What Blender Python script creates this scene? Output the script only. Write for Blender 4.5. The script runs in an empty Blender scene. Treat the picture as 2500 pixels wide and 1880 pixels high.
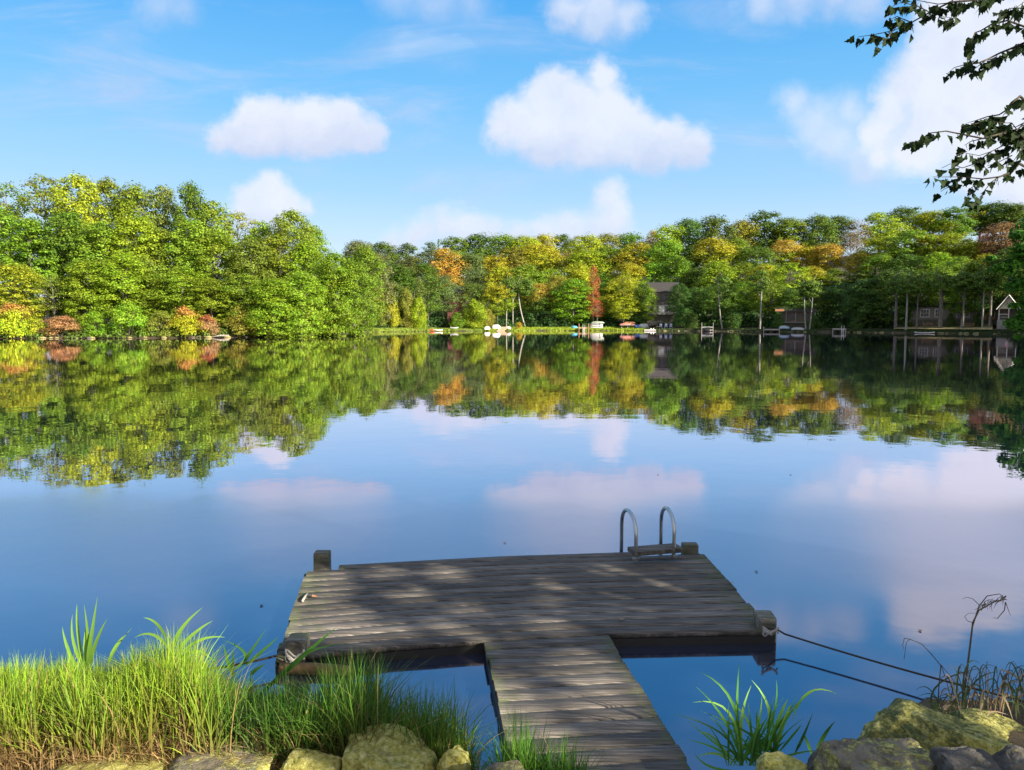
import bpy, bmesh, math, random
import numpy as np
from mathutils import Vector, Matrix, noise as mnoise
R = math.radians
sc = bpy.context.scene
COL = sc.collection
rng = np.random.default_rng(7)
random.seed(7)

# ------------------------------------------------------------------ camera
F = 1880.0; HC = 2.11; TH = R(4.71)
CT, ST = math.cos(TH), math.sin(TH)
cam = bpy.data.cameras.new('camera'); camo = bpy.data.objects.new('camera', cam); COL.objects.link(camo)
cam.sensor_width = 36; cam.lens = 36 * F / 2500; cam.clip_end = 8000; cam.clip_start = 0.05
camo.location = (0, 0, HC); camo.rotation_euler = (R(90) - TH, 0, 0)
sc.camera = camo
def ray(u, v):
    a = (u - 1250) / F; b = (940 - v) / F
    return Vector((a, CT + b * ST, -ST + b * CT))
def onz(u, v, z):
    r = ray(u, v); t = (z - HC) / r.z
    return Vector((r.x * t, r.y * t, z))
def ony(u, v, y):
    r = ray(u, v); t = y / r.y
    return Vector((r.x * t, y, HC + r.z * t))
def proj(p):
    x, y, z = p[0], p[1], p[2] - HC
    d = y * CT - z * ST
    return (1250 + F * x / d, 940 - F * (y * ST + z * CT) / d, d)

# ------------------------------------------------------------------ helpers
def tag(o, label=None, cat=None, group=None, kind=None):
    if label: o['label'] = label
    if cat: o['category'] = cat
    if group: o['group'] = group
    if kind: o['kind'] = kind
    return o
def empty(name, loc, rz=0, **k):
    o = bpy.data.objects.new(name, None); o.location = loc; o.rotation_euler = (0, 0, rz)
    o.empty_display_size = .1
    COL.objects.link(o); return tag(o, **k)
def link(name, me, mat=None, parent=None, smooth=False, **k):
    o = bpy.data.objects.new(name, me); COL.objects.link(o)
    if mat is not None and len(me.materials) == 0: me.materials.append(mat)
    if parent is not None: o.parent = parent
    if smooth: me.polygons.foreach_set('use_smooth', [True] * len(me.polygons))
    return tag(o, **k)
def npmesh(name, verts, faces, attrs=None):
    """faces: (n,k) int array all same k"""
    verts = np.asarray(verts, dtype=np.float32); faces = np.asarray(faces, dtype=np.int32)
    me = bpy.data.meshes.new(name)
    n, k = faces.shape
    me.vertices.add(len(verts)); me.vertices.foreach_set('co', verts.ravel())
    me.loops.add(n * k); me.loops.foreach_set('vertex_index', faces.ravel())
    me.polygons.add(n); me.polygons.foreach_set('loop_start', np.arange(0, n * k, k, dtype=np.int32))
    try: me.polygons.foreach_set('loop_total', np.full(n, k, dtype=np.int32))
    except Exception: pass
    for an, arr in (attrs or {}).items():
        arr = np.asarray(arr, dtype=np.float32)
        if arr.ndim == 1:
            a = me.attributes.new(an, 'FLOAT', 'POINT'); a.data.foreach_set('value', arr)
        else:
            a = me.attributes.new(an, 'FLOAT_COLOR', 'POINT'); a.data.foreach_set('color', arr.ravel())
    me.update(calc_edges=True); me.validate()
    return me
class MB:
    """collects simple solids into one mesh"""
    def __init__(s): s.bm = bmesh.new()
    def box(s, c, size, rz=0, rx=0, ry=0, bev=0):
        r = bmesh.ops.create_cube(s.bm, size=1)
        vs = r['verts']
        bmesh.ops.scale(s.bm, vec=size, verts=vs)
        if bev:
            es = list({e for v in vs for e in v.link_edges})
            rr = bmesh.ops.bevel(s.bm, geom=es, offset=bev, segments=2, affect='EDGES', profile=.6)
            vs = list({v for f in rr['faces'] for v in f.verts} | {v for v in vs if v.is_valid})
        M = Matrix.Translation(c) @ Matrix.Rotation(rz, 4, 'Z') @ Matrix.Rotation(ry, 4, 'Y') @ Matrix.Rotation(rx, 4, 'X')
        bmesh.ops.transform(s.bm, matrix=M, verts=vs); return s
    def tube(s, pts, rad, n=8, caps=True):
        pts = [Vector(p) for p in pts]
        rads = rad if isinstance(rad, (list, tuple)) else [rad] * len(pts)
        rings = []; up = None
        for i, p in enumerate(pts):
            a = pts[max(i - 1, 0)]; b = pts[min(i + 1, len(pts) - 1)]
            t = (b - a).normalized()
            if up is None:
                up = Vector((0, 0, 1)) if abs(t.z) < .9 else Vector((1, 0, 0))
            x = t.cross(up).normalized(); up = x.cross(t).normalized()
            rings.append([s.bm.verts.new(p + (x * math.cos(2 * math.pi * k / n) + up * math.sin(2 * math.pi * k / n)) * rads[i]) for k in range(n)])
        for i in range(len(rings) - 1):
            for k in range(n):
                s.bm.faces.new((rings[i][k], rings[i][(k + 1) % n], rings[i + 1][(k + 1) % n], rings[i + 1][k]))
        if caps:
            s.bm.faces.new(rings[0][::-1]); s.bm.faces.new(rings[-1])
        return s
    def prism(s, poly, y0, y1):
        """poly in xz extruded along y"""
        a = [s.bm.verts.new((x, y0, z)) for x, z in poly]; b = [s.bm.verts.new((x, y1, z)) for x, z in poly]
        n = len(poly)
        s.bm.faces.new(a); s.bm.faces.new(b[::-1])
        for i in range(n): s.bm.faces.new((a[i], b[i], b[(i + 1) % n], a[(i + 1) % n]))
        return s
    def hull(s, L, W, D, c=(0, 0, 0), rz=0, flip=False, thick=.03, rx=0, sheer=.12):
        """boat hull along local x; open top; flip = upside down"""
        ns, nc = 14, 9
        def shell(k, dz):
            rows = []
            for i in range(ns + 1):
                t = -1 + 2 * i / ns
                w = W / 2 * max(.02, (1 - abs(t) ** 2.4)) - k; w = max(w, .004)
                d = D * (1 - .25 * abs(t) ** 3) - k
                top = sheer * abs(t) ** 2.5
                row = []
                for j in range(nc + 1):
                    a = math.pi * j / nc
                    row.append(Vector((L / 2 * t * (1 - k / L), -w * math.cos(a), D + top - d * math.sin(a) ** .8 * (1) - (top * math.sin(a)) * .3 + dz)))
                rows.append(row)
            return rows
        M = Matrix.Translation(c) @ Matrix.Rotation(rz, 4, 'Z') @ Matrix.Rotation(rx, 4, 'X')
        if flip: M = M @ Matrix.Translation((0, 0, D)) @ Matrix.Rotation(math.pi, 4, 'X')
        out = [[s.bm.verts.new(M @ p) for p in r] for r in shell(0, 0)]
        inn = [[s.bm.verts.new(M @ p) for p in r] for r in shell(thick, 0)]
        for i in range(ns):
            for j in range(nc):
                s.bm.faces.new((out[i][j], out[i + 1][j], out[i + 1][j + 1], out[i][j + 1]))
                s.bm.faces.new((inn[i][j + 1], inn[i + 1][j + 1], inn[i + 1][j], inn[i][j]))
            for j in (0, nc):
                s.bm.faces.new((out[i][j], inn[i][j], inn[i + 1][j], out[i + 1][j]))
        return s
    def mesh(s, name):
        bmesh.ops.recalc_face_normals(s.bm, faces=s.bm.faces)
        me = bpy.data.meshes.new(name); s.bm.to_mesh(me); s.bm.free(); return me
    def build(s, name, mat, parent=None, smooth=False, **k):
        return link(name, s.mesh(name), mat, parent, smooth, **k)

# ------------------------------------------------------------------ materials
class NT:
    def __init__(s, tree): s.t = tree; s.n = tree.nodes; s.l = tree.links
    def new(s, typ, ins=None, **props):
        nd = s.n.new(typ)
        for k, v in props.items(): setattr(nd, k, v)
        for k, v in (ins or {}).items():
            sock = nd.inputs[k]
            if isinstance(v, bpy.types.NodeSocket): s.l.new(v, sock)
            elif isinstance(v, bpy.types.Node): s.l.new(v.outputs[0], sock)
            else: sock.default_value = v
        return nd
    def math(s, op, a, b=0.0, c=0.0, clamp=False):
        return s.new('ShaderNodeMath', {0: a, 1: b, 2: c}, operation=op, use_clamp=clamp).outputs[0]
    def ramp(s, fac, stops):
        nd = s.new('ShaderNodeValToRGB', {0: fac}); cr = nd.color_ramp
        while len(cr.elements) < len(stops): cr.elements.new(.5)
        for e, (p, c) in zip(cr.elements, stops): e.position = p; e.color = (*c, 1) if len(c) == 3 else c
        return nd.outputs[0]
    def mix(s, f, a, b, mode='MIX'):
        nd = s.new('ShaderNodeMix', data_type='RGBA', blend_type=mode)
        for i, v in ((0, f), (6, a), (7, b)):
            if isinstance(v, bpy.types.NodeSocket): s.l.new(v, nd.inputs[i])
            else: nd.inputs[i].default_value = (*v, 1) if isinstance(v, tuple) and len(v) == 3 else v
        return nd.outputs[2]
    def noise(s, vec, scale, detail=4, rough=.6, dist=0.0):
        return s.new('ShaderNodeTexNoise', {'Vector': vec, 'Scale': scale, 'Detail': detail, 'Roughness': rough, 'Distortion': dist})
def mat(name):
    m = bpy.data.materials.new(name); m.use_nodes = True
    nt = NT(m.node_tree); b = nt.n['Principled BSDF']
    return m, nt, b
def simple(name, col, rough=.6, metal=0, var=.25, scale=8, bump=.1):
    m, nt, b = mat(name)
    tc = nt.new('ShaderNodeTexCoord').outputs['Object']
    nz = nt.noise(tc, scale, 5)
    c = nt.mix(nz.outputs[0], tuple(x * (1 - var) for x in col), tuple(min(1, x * (1 + var)) for x in col))
    nt.l.new(c, b.inputs['Base Color']); b.inputs['Roughness'].default_value = rough; b.inputs['Metallic'].default_value = metal
    if bump:
        bp = nt.new('ShaderNodeBump', {'Strength': bump, 'Distance': .02, 'Height': nz.outputs[0]})
        nt.l.new(bp.outputs[0], b.inputs['Normal'])
    return m

def foliage_mat(name, second=None, zs=1 / 20, trans=.42):
    """leaf colour = object colour varied per leaf; optional second colour toward the crown's top / in patches"""
    m, nt, b = mat(name)
    oi = nt.new('ShaderNodeObjectInfo')
    at = nt.new('ShaderNodeAttribute', attribute_name='lv').outputs['Fac']
    tc = nt.new('ShaderNodeTexCoord').outputs['Object']
    col = oi.outputs['Color']
    nz = nt.noise(tc, .45, 3).outputs[0]
    hs = nt.new('ShaderNodeHueSaturation', {'Hue': nt.math('MULTIPLY_ADD', nz, .10, .455), 'Saturation': 1.0,
        'Value': nt.math('MULTIPLY_ADD', at, 1.1, .45), 'Fac': 1.0, 'Color': col})
    c = hs.outputs[0]
    if second:
        sz = nt.new('ShaderNodeSeparateXYZ', {0: tc}).outputs[2]
        f = nt.math('MULTIPLY_ADD', sz, zs, -.62 if zs < .1 else -.42)
        n2 = nt.noise(tc, .22, 2).outputs[0]
        f = nt.math('ADD', f, nt.math('MULTIPLY_ADD', n2, 1.4, -.65))
        f = nt.math('MULTIPLY', f, 4.0, clamp=True)
        sv = nt.new('ShaderNodeHueSaturation', {'Hue': nt.math('MULTIPLY_ADD', at, .04, .48), 'Value': nt.math('MULTIPLY_ADD', at, 1.0, .5), 'Color': (*second, 1)})
        c = nt.mix(f, c, sv.outputs[0])
    nt.l.new(c, b.inputs['Base Color']); b.inputs['Roughness'].default_value = .55
    b.inputs['Specular IOR Level'].default_value = .25
    tr = nt.new('ShaderNodeBsdfTranslucent', {'Color': c})
    mx = nt.new('ShaderNodeMixShader', {0: trans, 1: b.outputs[0], 2: tr.outputs[0]})
    nt.l.new(mx.outputs[0], nt.n['Material Output'].inputs['Surface'])
    return m
M_FOL = foliage_mat('leaves')
M_FOL_ORANGE = foliage_mat('leaves turning orange', (.54, .37, .06))
M_FOL_YELLOW = foliage_mat('leaves turning yellow', (.46, .42, .03))
M_FOL_RED = foliage_mat('leaves turning red', (.36, .08, .03))

M_BUSH_ORANGE = foliage_mat('bush leaves turning orange', (.55, .30, .08), 1 / 7)
M_BUSH_RED = foliage_mat('bush leaves turning red', (.46, .16, .08), 1 / 7)

def bark_mat(name, c1, c2):
    m, nt, b = mat(name)
    tc = nt.new('ShaderNodeTexCoord').outputs['Object']
    mp = nt.new('ShaderNodeMapping', {0: tc, 'Scale': (6, 6, 1.2)})
    nz = nt.noise(mp.outputs[0], 1.6, 5)
    c = nt.ramp(nz.outputs[0], [(.35, c1), (.65, c2)])
    nt.l.new(c, b.inputs['Base Color']); b.inputs['Roughness'].default_value = .85
    bp = nt.new('ShaderNodeBump', {'Strength': .5, 'Distance': .03, 'Height': nz.outputs[0]})
    nt.l.new(bp.outputs[0], b.inputs['Normal'])
    return m
M_BARK = bark_mat('grey bark', (.06, .05, .045), (.26, .23, .20))
M_BIRCH = bark_mat('pale bark', (.15, .14, .12), (.42, .40, .36))
M_TWIG = bark_mat('dark twig bark', (.03, .025, .02), (.09, .07, .05))

def vcol_mat(name, rough=.5, trans=.3, spec=.3):
    m, nt, b = mat(name)
    at = nt.new('ShaderNodeAttribute', attribute_name='bc').outputs['Color']
    nt.l.new(at, b.inputs['Base Color']); b.inputs['Roughness'].default_value = rough
    b.inputs['Specular IOR Level'].default_value = spec
    tr = nt.new('ShaderNodeBsdfTranslucent', {'Color': at})
    mx = nt.new('ShaderNodeMixShader', {0: trans, 1: b.outputs[0], 2: tr.outputs[0]})
    nt.l.new(mx.outputs[0], nt.n['Material Output'].inputs['Surface'])
    return m
M_BLADE = vcol_mat('grass blades')

def wood_mat(name, tone=1.0, moss=True, dark=False):
    m, nt, b = mat(name)
    pos = nt.new('ShaderNodeTexCoord').outputs['Object']
    at = nt.new('ShaderNodeAttribute', attribute_name='lv').outputs['Fac']
    off = nt.new('ShaderNodeCombineXYZ', {0: nt.math('MULTIPLY', at, 37.0), 1: nt.math('MULTIPLY', at, 11.0), 2: 0.0})
    v = nt.new('ShaderNodeVectorMath', {0: pos, 1: off.outputs[0]}, operation='ADD').outputs[0]
    wv = nt.noise(v, 3.0, 2).outputs['Color']
    wv2 = nt.new('ShaderNodeVectorMath', {0: wv, 1: (.03, .022, 0)}, operation='MULTIPLY').outputs[0]
    v2 = nt.new('ShaderNodeVectorMath', {0: v, 1: wv2}, operation='ADD').outputs[0]
    mp = nt.new('ShaderNodeMapping', {0: v2, 'Scale': (1.3, 30, 8)}).outputs[0]
    g1 = nt.noise(mp, 2.2, 6, .7).outputs[0]
    mp2 = nt.new('ShaderNodeMapping', {0: v2, 'Scale': (2.5, 90, 8)}).outputs[0]
    g2 = nt.noise(mp2, 1.6, 4, .7).outputs[0]
    g = nt.math('ADD', nt.math('MULTIPLY', g1, .5), nt.math('MULTIPLY', g2, .5))
    k = tone
    c = nt.ramp(g, [(.36, (.045 * k, .040 * k, .037 * k)), (.46, (.13 * k, .117 * k, .105 * k)), (.54, (.25 * k, .224 * k, .198 * k)), (.66, (.56 * k, .50 * k, .44 * k))])
    big = nt.noise(v, 1.4, 3).outputs[0]
    c = nt.mix(nt.math('MULTIPLY_ADD', big, 1.6, -.45, clamp=True), nt.mix(1.0, c, (.62, .60, .62), 'MULTIPLY'), c)
    bright = nt.math('MULTIPLY_ADD', at, .62, .62)
    c = nt.mix(1.0, c, nt.new('ShaderNodeCombineColor', {0: bright, 1: bright, 2: bright}).outputs[0], 'MULTIPLY')
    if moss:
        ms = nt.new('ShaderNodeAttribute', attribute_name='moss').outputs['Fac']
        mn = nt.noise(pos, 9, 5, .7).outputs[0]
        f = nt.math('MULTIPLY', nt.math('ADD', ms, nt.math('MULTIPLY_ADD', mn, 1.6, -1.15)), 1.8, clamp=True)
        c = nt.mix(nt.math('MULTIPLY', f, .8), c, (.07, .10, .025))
    nt.l.new(c, b.inputs['Base Color']); b.inputs['Roughness'].default_value = .75
    b.inputs['Specular IOR Level'].default_value = .3
    bp = nt.new('ShaderNodeBump', {'Strength': .35, 'Distance': .004, 'Height': g})
    nt.l.new(bp.outputs[0], b.inputs['Normal'])
    return m
M_WOOD = wood_mat('weathered deck boards', .80)
M_POST = wood_mat('mossy post wood', .9)
M_BEAM = simple('wet black timber', (.012, .011, .010), .6, scale=30)
M_STEEL = simple('brushed steel', (.50, .50, .50), .30, 1.0, .08, 30, 0)

def rock_mat(name, lich=.5, base=(.20, .17, .13)):
    m, nt, b = mat(name)
    tc = nt.new('ShaderNodeTexCoord').outputs['Object']
    n1 = nt.noise(tc, 9, 8, .7).outputs[0]
    c = nt.ramp(n1, [(.3, tuple(x * .35 for x in base)), (.5, base), (.72, tuple(x * 1.7 for x in base))])
    n2 = nt.noise(tc, 5, 8, .75, .6).outputs[0]
    n3 = nt.noise(tc, 42, 4, .7).outputs[0]
    f = nt.math('MULTIPLY', nt.math('ADD', nt.math('ADD', n2, nt.math('MULTIPLY', n3, .35)), lich - 1.17), 9.0, clamp=True)
    lc = nt.ramp(n3, [(.3, (.15, .15, .04)), (.5, (.34, .32, .08)), (.7, (.52, .50, .24))])
    c = nt.mix(f, c, lc)
    n4 = nt.noise(tc, 14, 6, .7).outputs[0]
    f2 = nt.math('MULTIPLY', nt.math('SUBTRACT', n4, .60), 12.0, clamp=True)
    c = nt.mix(f2, c, (.22, .26, .20))
    nt.l.new(c, b.inputs['Base Color']); b.inputs['Roughness'].default_value = .9
    b.inputs['Specular IOR Level'].default_value = .2
    h = nt.math('ADD', n1, nt.math('MULTIPLY', n3, .4))
    bp = nt.new('ShaderNodeBump', {'Strength': .8, 'Distance': .02, 'Height': nt.math('ADD', h, nt.math('MULTIPLY', f, .3))})
    nt.l.new(bp.outputs[0], b.inputs['Normal'])
    return m
M_ROCKY = rock_mat('yellow lichened stone', .68, (.34, .28, .15))
M_ROCKM = rock_mat('grey stone with lichen', .55, (.17, .15, .12))
M_ROCKD = rock_mat('dark grey stone', .45, (.11, .10, .09))

M_ROCKMO = rock_mat('mossy green stone', .58, (.10, .12, .05))
def ground_mat():
    m, nt, b = mat('forest floor')
    g = nt.new('ShaderNodeNewGeometry').outputs['Position']
    n1 = nt.noise(g, .25, 6, .7).outputs[0]; n2 = nt.noise(g, 2.5, 5, .7).outputs[0]
    c = nt.ramp(n1, [(.35, (.035, .028, .018)), (.55, (.10, .075, .04)), (.7, (.07, .09, .025))])
    c = nt.mix(nt.math('MULTIPLY', n2, .6), c, (.05, .042, .028))
    nt.l.new(c, b.inputs['Base Color']); b.inputs['Roughness'].default_value = .95
    return m
M_GROUND = ground_mat()
def bank_mat():
    m, nt, b = mat('bank soil and dead grass')
    g = nt.new('ShaderNodeNewGeometry').outputs['Position']
    n1 = nt.noise(g, 3, 8, .7).outputs[0]; n2 = nt.noise(g, 45, 5, .8).outputs[0]
    c = nt.ramp(n1, [(.35, (.02, .016, .01)), (.6, (.09, .06, .03))])
    c = nt.mix(nt.math('MULTIPLY_ADD', n2, 2.0, -.7, clamp=True), c, (.20, .14, .07))
    nt.l.new(c, b.inputs['Base Color']); b.inputs['Roughness'].default_value = .95
    bp = nt.new('ShaderNodeBump', {'Strength': .9, 'Distance': .02, 'Height': n2}); nt.l.new(bp.outputs[0], b.inputs['Normal'])
    return m
M_BANK = bank_mat()

def water_mat():
    m, nt, b = mat('calm lake water')
    g = nt.new('ShaderNodeNewGeometry').outputs['Position']
    mp = nt.new('ShaderNodeMapping', {0: g, 'Scale': (1.0, 1.0, 1)}).outputs[0]
    n1 = nt.noise(mp, 1.1, 3, .5).outputs[0]
    n2 = nt.noise(mp, 7.0, 2, .5).outputs[0]
    mp3 = nt.new('ShaderNodeMapping', {0: g, 'Scale': (.03, .05, 1)}).outputs[0]
    n3 = nt.noise(mp3, 1.0, 3, .5).outputs[0]
    patch = nt.math('MULTIPLY_ADD', n3, 2.4, -.75, clamp=True)
    h = nt.math('ADD', nt.math('MULTIPLY', n1, 1.0), nt.math('MULTIPLY', nt.math('MULTIPLY', n2, patch), .10))
    bp = nt.new('ShaderNodeBump', {'Strength': 1.0, 'Distance': WAVE, 'Height': h}).outputs[0]
    fr = nt.new('ShaderNodeFresnel', {'IOR': 2.25, 'Normal': bp}).outputs[0]
    fr = nt.ramp(fr, [(.14, (.22,) * 3), (.22, (.34,) * 3), (.30, (.52,) * 3), (.43, (.80,) * 3), (.6, (.91,) * 3), (1.0, (.98,) * 3)])
    dist = nt.new('ShaderNodeSeparateXYZ', {0: g}).outputs[1]
    dd_ = nt.math('ADD', dist, nt.math('MULTIPLY_ADD', nt.noise(g, .5, 3).outputs[0], 1.6, -.8))
    r1 = nt.new('ShaderNodeMapRange', {0: dd_, 1: 5.0, 2: 7.0, 3: .06, 4: .22}, interpolation_type='SMOOTHSTEP').outputs[0]
    r2 = nt.new('ShaderNodeMapRange', {0: dd_, 1: 7.9, 2: 10.2, 3: 1.0, 4: .04}, interpolation_type='SMOOTHSTEP').outputs[0]
    rp = nt.math('MULTIPLY', r1, r2)
    gl = nt.new('ShaderNodeBsdfGlossy', {'Color': (1, .92, 1, 1), 'Roughness': rp, 'Normal': bp}).outputs[0]
    body = nt.new('ShaderNodeBsdfDiffuse', {'Color': (.010, .020, .045, 1)}).outputs[0]
    mx = nt.new('ShaderNodeMixShader', {0: fr, 1: body, 2: gl})
    nt.l.new(mx.outputs[0], nt.n['Material Output'].inputs['Surface'])
    return m
WAVE = .0026
M_WATER = water_mat()

# ------------------------------------------------------------------ sun and sky
SUN_EL = R(22); SH = Vector((.8, -.6, 0)); PERP = Vector((.6, .8, 0))
SDIR = (SH * math.cos(SUN_EL) + Vector((0, 0, math.sin(SUN_EL)))).normalized()
sl = bpy.data.lights.new('sun', 'SUN'); sl.energy = 5.0; sl.angle = R(.5); sl.color = (1.0, .90, .70)
so = bpy.data.objects.new('sun', sl); COL.objects.link(so)
so.rotation_euler = SDIR.to_track_quat('Z', 'Y').to_euler(); so.location = (30, -30, 30)

w = bpy.data.worlds.new('World'); sc.world = w; w.use_nodes = True
nt = NT(w.node_tree); bg = nt.n['Background']
sky = nt.new('ShaderNodeTexSky', sky_type='NISHITA'); sky.sun_disc = False
sky.sun_elevation = SUN_EL; sky.sun_rotation = math.atan2(SH.x, SH.y)
tc = nt.new('ShaderNodeTexCoord').outputs['Generated']
sx = nt.new('ShaderNodeSeparateXYZ', {0: tc})
X, Y, Z = sx.outputs[0], sx.outputs[1], sx.outputs[2]
el = nt.math('ABSOLUTE', Z)
def L(r, g, b): return tuple(((x / 255 + .055) / 1.055) ** 2.4 if x > 10 else x / 3295 for x in (r, g, b))
def K(c, k=10.0): return tuple(x * k for x in c)
grad = nt.ramp(el, [(0.0, L(226, 238, 250)), (.07, L(206, 228, 249)), (.16, L(160, 207, 246)), (.27, L(112, 188, 243)), (.40, L(58, 162, 236)), (1.0, L(30, 118, 210))])
gx = nt.new('ShaderNodeVectorMath', {0: grad, 'Scale': 4.95}, operation='SCALE').outputs[0]
base = nt.mix(.9, sky.outputs[0], gx)
# clouds: puffs in direction space (x/y, z/y)
yy = nt.math('MAXIMUM', Y, .05)
P0 = nt.new('ShaderNodeCombineXYZ', {0: nt.math('DIVIDE', X, yy), 1: nt.math('DIVIDE', Z, yy), 2: 0.0}).outputs[0]
wn = nt.noise(P0, 9, 6, .6).outputs['Color']
wv = nt.new('ShaderNodeVectorMath', {0: wn, 1: (.5, .5, .5)}, operation='SUBTRACT').outputs[0]
wv = nt.new('ShaderNodeVectorMath', {0: wv, 1: (.06, .05, 0)}, operation='MULTIPLY').outputs[0]
wn2 = nt.noise(P0, 34, 5, .6).outputs['Color']
wv2 = nt.new('ShaderNodeVectorMath', {0: wn2, 1: (.5, .5, .5)}, operation='SUBTRACT').outputs[0]
wv2 = nt.new('ShaderNodeVectorMath', {0: wv2, 1: (.032, .028, 0)}, operation='MULTIPLY').outputs[0]
P1 = nt.new('ShaderNodeVectorMath', {0: nt.new('ShaderNodeVectorMath', {0: P0, 1: wv}, operation='ADD').outputs[0], 1: wv2}, operation='ADD').outputs[0]
q1 = nt.new('ShaderNodeSeparateXYZ', {0: P1}).outputs[1]
soft = nt.noise(P0, 3.5, 4, .6).outputs[0]
S = 1.1302
CLOUDS = [  # (opacity, edge softness, base v, base fade px, puffs) in 2212-wide view pixels
 (.93, .022, 332, 26, [(550, 240, 46), (600, 262, 60), (670, 245, 48), (735, 262, 52), (790, 290, 46), (520, 282, 46), (470, 296, 34), (640, 290, 70), (710, 300, 60), (570, 300, 50)]),
 (.90, .026, 362, 34, [(1208, 172, 38), (1305, 160, 42), (1175, 215, 52), (1110, 262, 52), (1080, 290, 40), (1240, 235, 70), (1320, 225, 52), (1360, 270, 66), (1290, 310, 78), (1440, 295, 52), (1500, 315, 48), (1180, 300, 70), (1400, 325, 60)]),
 (.72, .040, 95, 40, [(1290, 20, 62), (1225, 30, 50), (1360, 25, 45), (1290, 60, 45)]),
 (.40, .060, 70, 40, [(940, 0, 60), (1020, 10, 50), (870, -10, 50)]),
 (.45, .050, 60, 50, [(350, 8, 45), (395, 20, 35)]),
 (.95, .036, 500, 90, [(1920, 225, 50), (1890, 280, 55), (1960, 180, 60), (2030, 120, 80), (2110, 60, 90), (2200, 90, 110), (2060, 230, 110), (2190, 230, 130), (1990, 300, 80), (2130, 340, 90), (2230, 360, 110), (2300, 200, 140), (2040, 30, 70), (1900, 330, 40)]),
 (.62, .045, 400, 60, [(1720, 225, 40), (1760, 270, 50), (1830, 240, 40), (1800, 310, 55), (1880, 350, 70)]),
 (.60, .050, 60, 30, [(1640, -5, 55), (1720, 5, 50), (1800, 5, 50), (1870, 10, 50)]),
 (.85, .022, 520, 60, [(540, 425, 34), (585, 418, 42), (620, 440, 36), (660, 455, 20), (570, 460, 60)]),
 (.85, .030, 560, 60, [(960, 492, 40), (1010, 500, 45), (905, 510, 35), (1060, 515, 35), (850, 525, 30), (1240, 500, 45), (1180, 510, 45), (1310, 500, 50), (1120, 520, 35), (1310, 425, 38), (1320, 460, 36)]),
 (.25, .080, 150, 40, [(900, 118, 20), (950, 115, 26), (990, 120, 20)]),
]
def pq(u, v):
    r = ray(u * S, v * S); return r.x / r.y, r.z / r.y
tot = None; lit = None
for op, sf, bv, bf, puffs in CLOUDS:
    mxn = None
    for (u, v, r) in puffs:
        a, b_ = pq(u, v)
        d = nt.new('ShaderNodeVectorMath', {0: P1, 1: (a, b_, 0)}, operation='DISTANCE').outputs['Value']
        d = nt.math('SUBTRACT', r * S / F * .98, d)
        mxn = d if mxn is None else nt.math('SMOOTH_MAX', mxn, d, .022)
    mk = nt.new('ShaderNodeMapRange', {0: mxn, 1: -sf * .35, 2: sf * .6, 3: 0.0, 4: op * .92}, interpolation_type='SMOOTHSTEP').outputs[0]
    qb = pq(1100, bv)[1]; w_ = bf * S / F
    bm_ = nt.new('ShaderNodeMapRange', {0: q1, 1: qb - w_, 2: qb + w_ * .6, 3: 0.0, 4: 1.0}, interpolation_type='SMOOTHSTEP').outputs[0]
    mk = nt.math('MULTIPLY', mk, bm_)
    sh_ = nt.new('ShaderNodeMapRange', {0: q1, 1: qb - .01, 2: qb + .062, 3: 0.0, 4: 1.0}, interpolation_type='SMOOTHSTEP').outputs[0]
    ls = nt.math('MULTIPLY', mk, sh_); lit = ls if lit is None else nt.math('MAXIMUM', lit, ls)
    tot = mk if tot is None else nt.math('MAXIMUM', tot, mk)
front = nt.new('ShaderNodeMapRange', {0: Y, 1: .05, 2: .2}).outputs[0]
litf = nt.math('DIVIDE', lit, nt.math('MAXIMUM', tot, .02), clamp=True)
vm = nt.new('ShaderNodeMapping', {0: P0, 'Rotation': (0, 0, .12), 'Scale': (1.0, 4.5, 1)}).outputs[0]
vn = nt.noise(vm, 2.6, 6, .62, .6).outputs[0]
veil = nt.new('ShaderNodeMapRange', {0: vn, 1: .46, 2: .78, 3: 0.0, 4: .55}, interpolation_type='SMOOTHSTEP').outputs[0]
tot = nt.math('MAXIMUM', tot, veil)
tot = nt.math('MULTIPLY', nt.math('MULTIPLY', tot, front), nt.math('MULTIPLY_ADD', soft, .5, .72), clamp=True)
cnz = nt.noise(P1, 11, 6, .65).outputs[0]
ccol = nt.mix(nt.math('ADD', nt.math('MULTIPLY', litf, .75), nt.math('MULTIPLY_ADD', cnz, 1.3, -.45), clamp=True), L(196, 206, 236), L(243, 244, 252))
cx = nt.new('ShaderNodeVectorMath', {0: ccol, 'Scale': 4.7}, operation='SCALE').outputs[0]
fin0 = nt.mix(tot, base, cx)
gn = nt.noise(tc, 2.2, 5, .6).outputs[0]  # unseen cloud cover added overhead and behind the camera as neutral fill light
cov = nt.new('ShaderNodeMapRange', {0: gn, 1: .36, 2: .56}, interpolation_type='SMOOTHSTEP').outputs[0]
away = nt.math('MAXIMUM', nt.new('ShaderNodeMapRange', {0: Z, 1: .58, 2: .75}).outputs[0], nt.new('ShaderNodeMapRange', {0: Y, 1: .05, 2: -.25}).outputs[0])
sund = nt.new('ShaderNodeVectorMath', {0: tc, 1: tuple(SDIR)}, operation='DOT_PRODUCT').outputs['Value']
glow = nt.math('MULTIPLY_ADD', nt.math('MAXIMUM', sund, 0.0), 2.6, 2.3)
white = nt.new('ShaderNodeVectorMath', {0: (1.0, .93, .84), 'Scale': glow}, operation='SCALE').outputs[0]
fin = nt.mix(nt.math('MULTIPLY', cov, away), fin0, white)
nt.l.new(fin, bg.inputs[0]); bg.inputs[1].default_value = .1
w.cycles.sampling_method = 'MANUAL'; w.cycles.sample_map_resolution = 512

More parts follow.
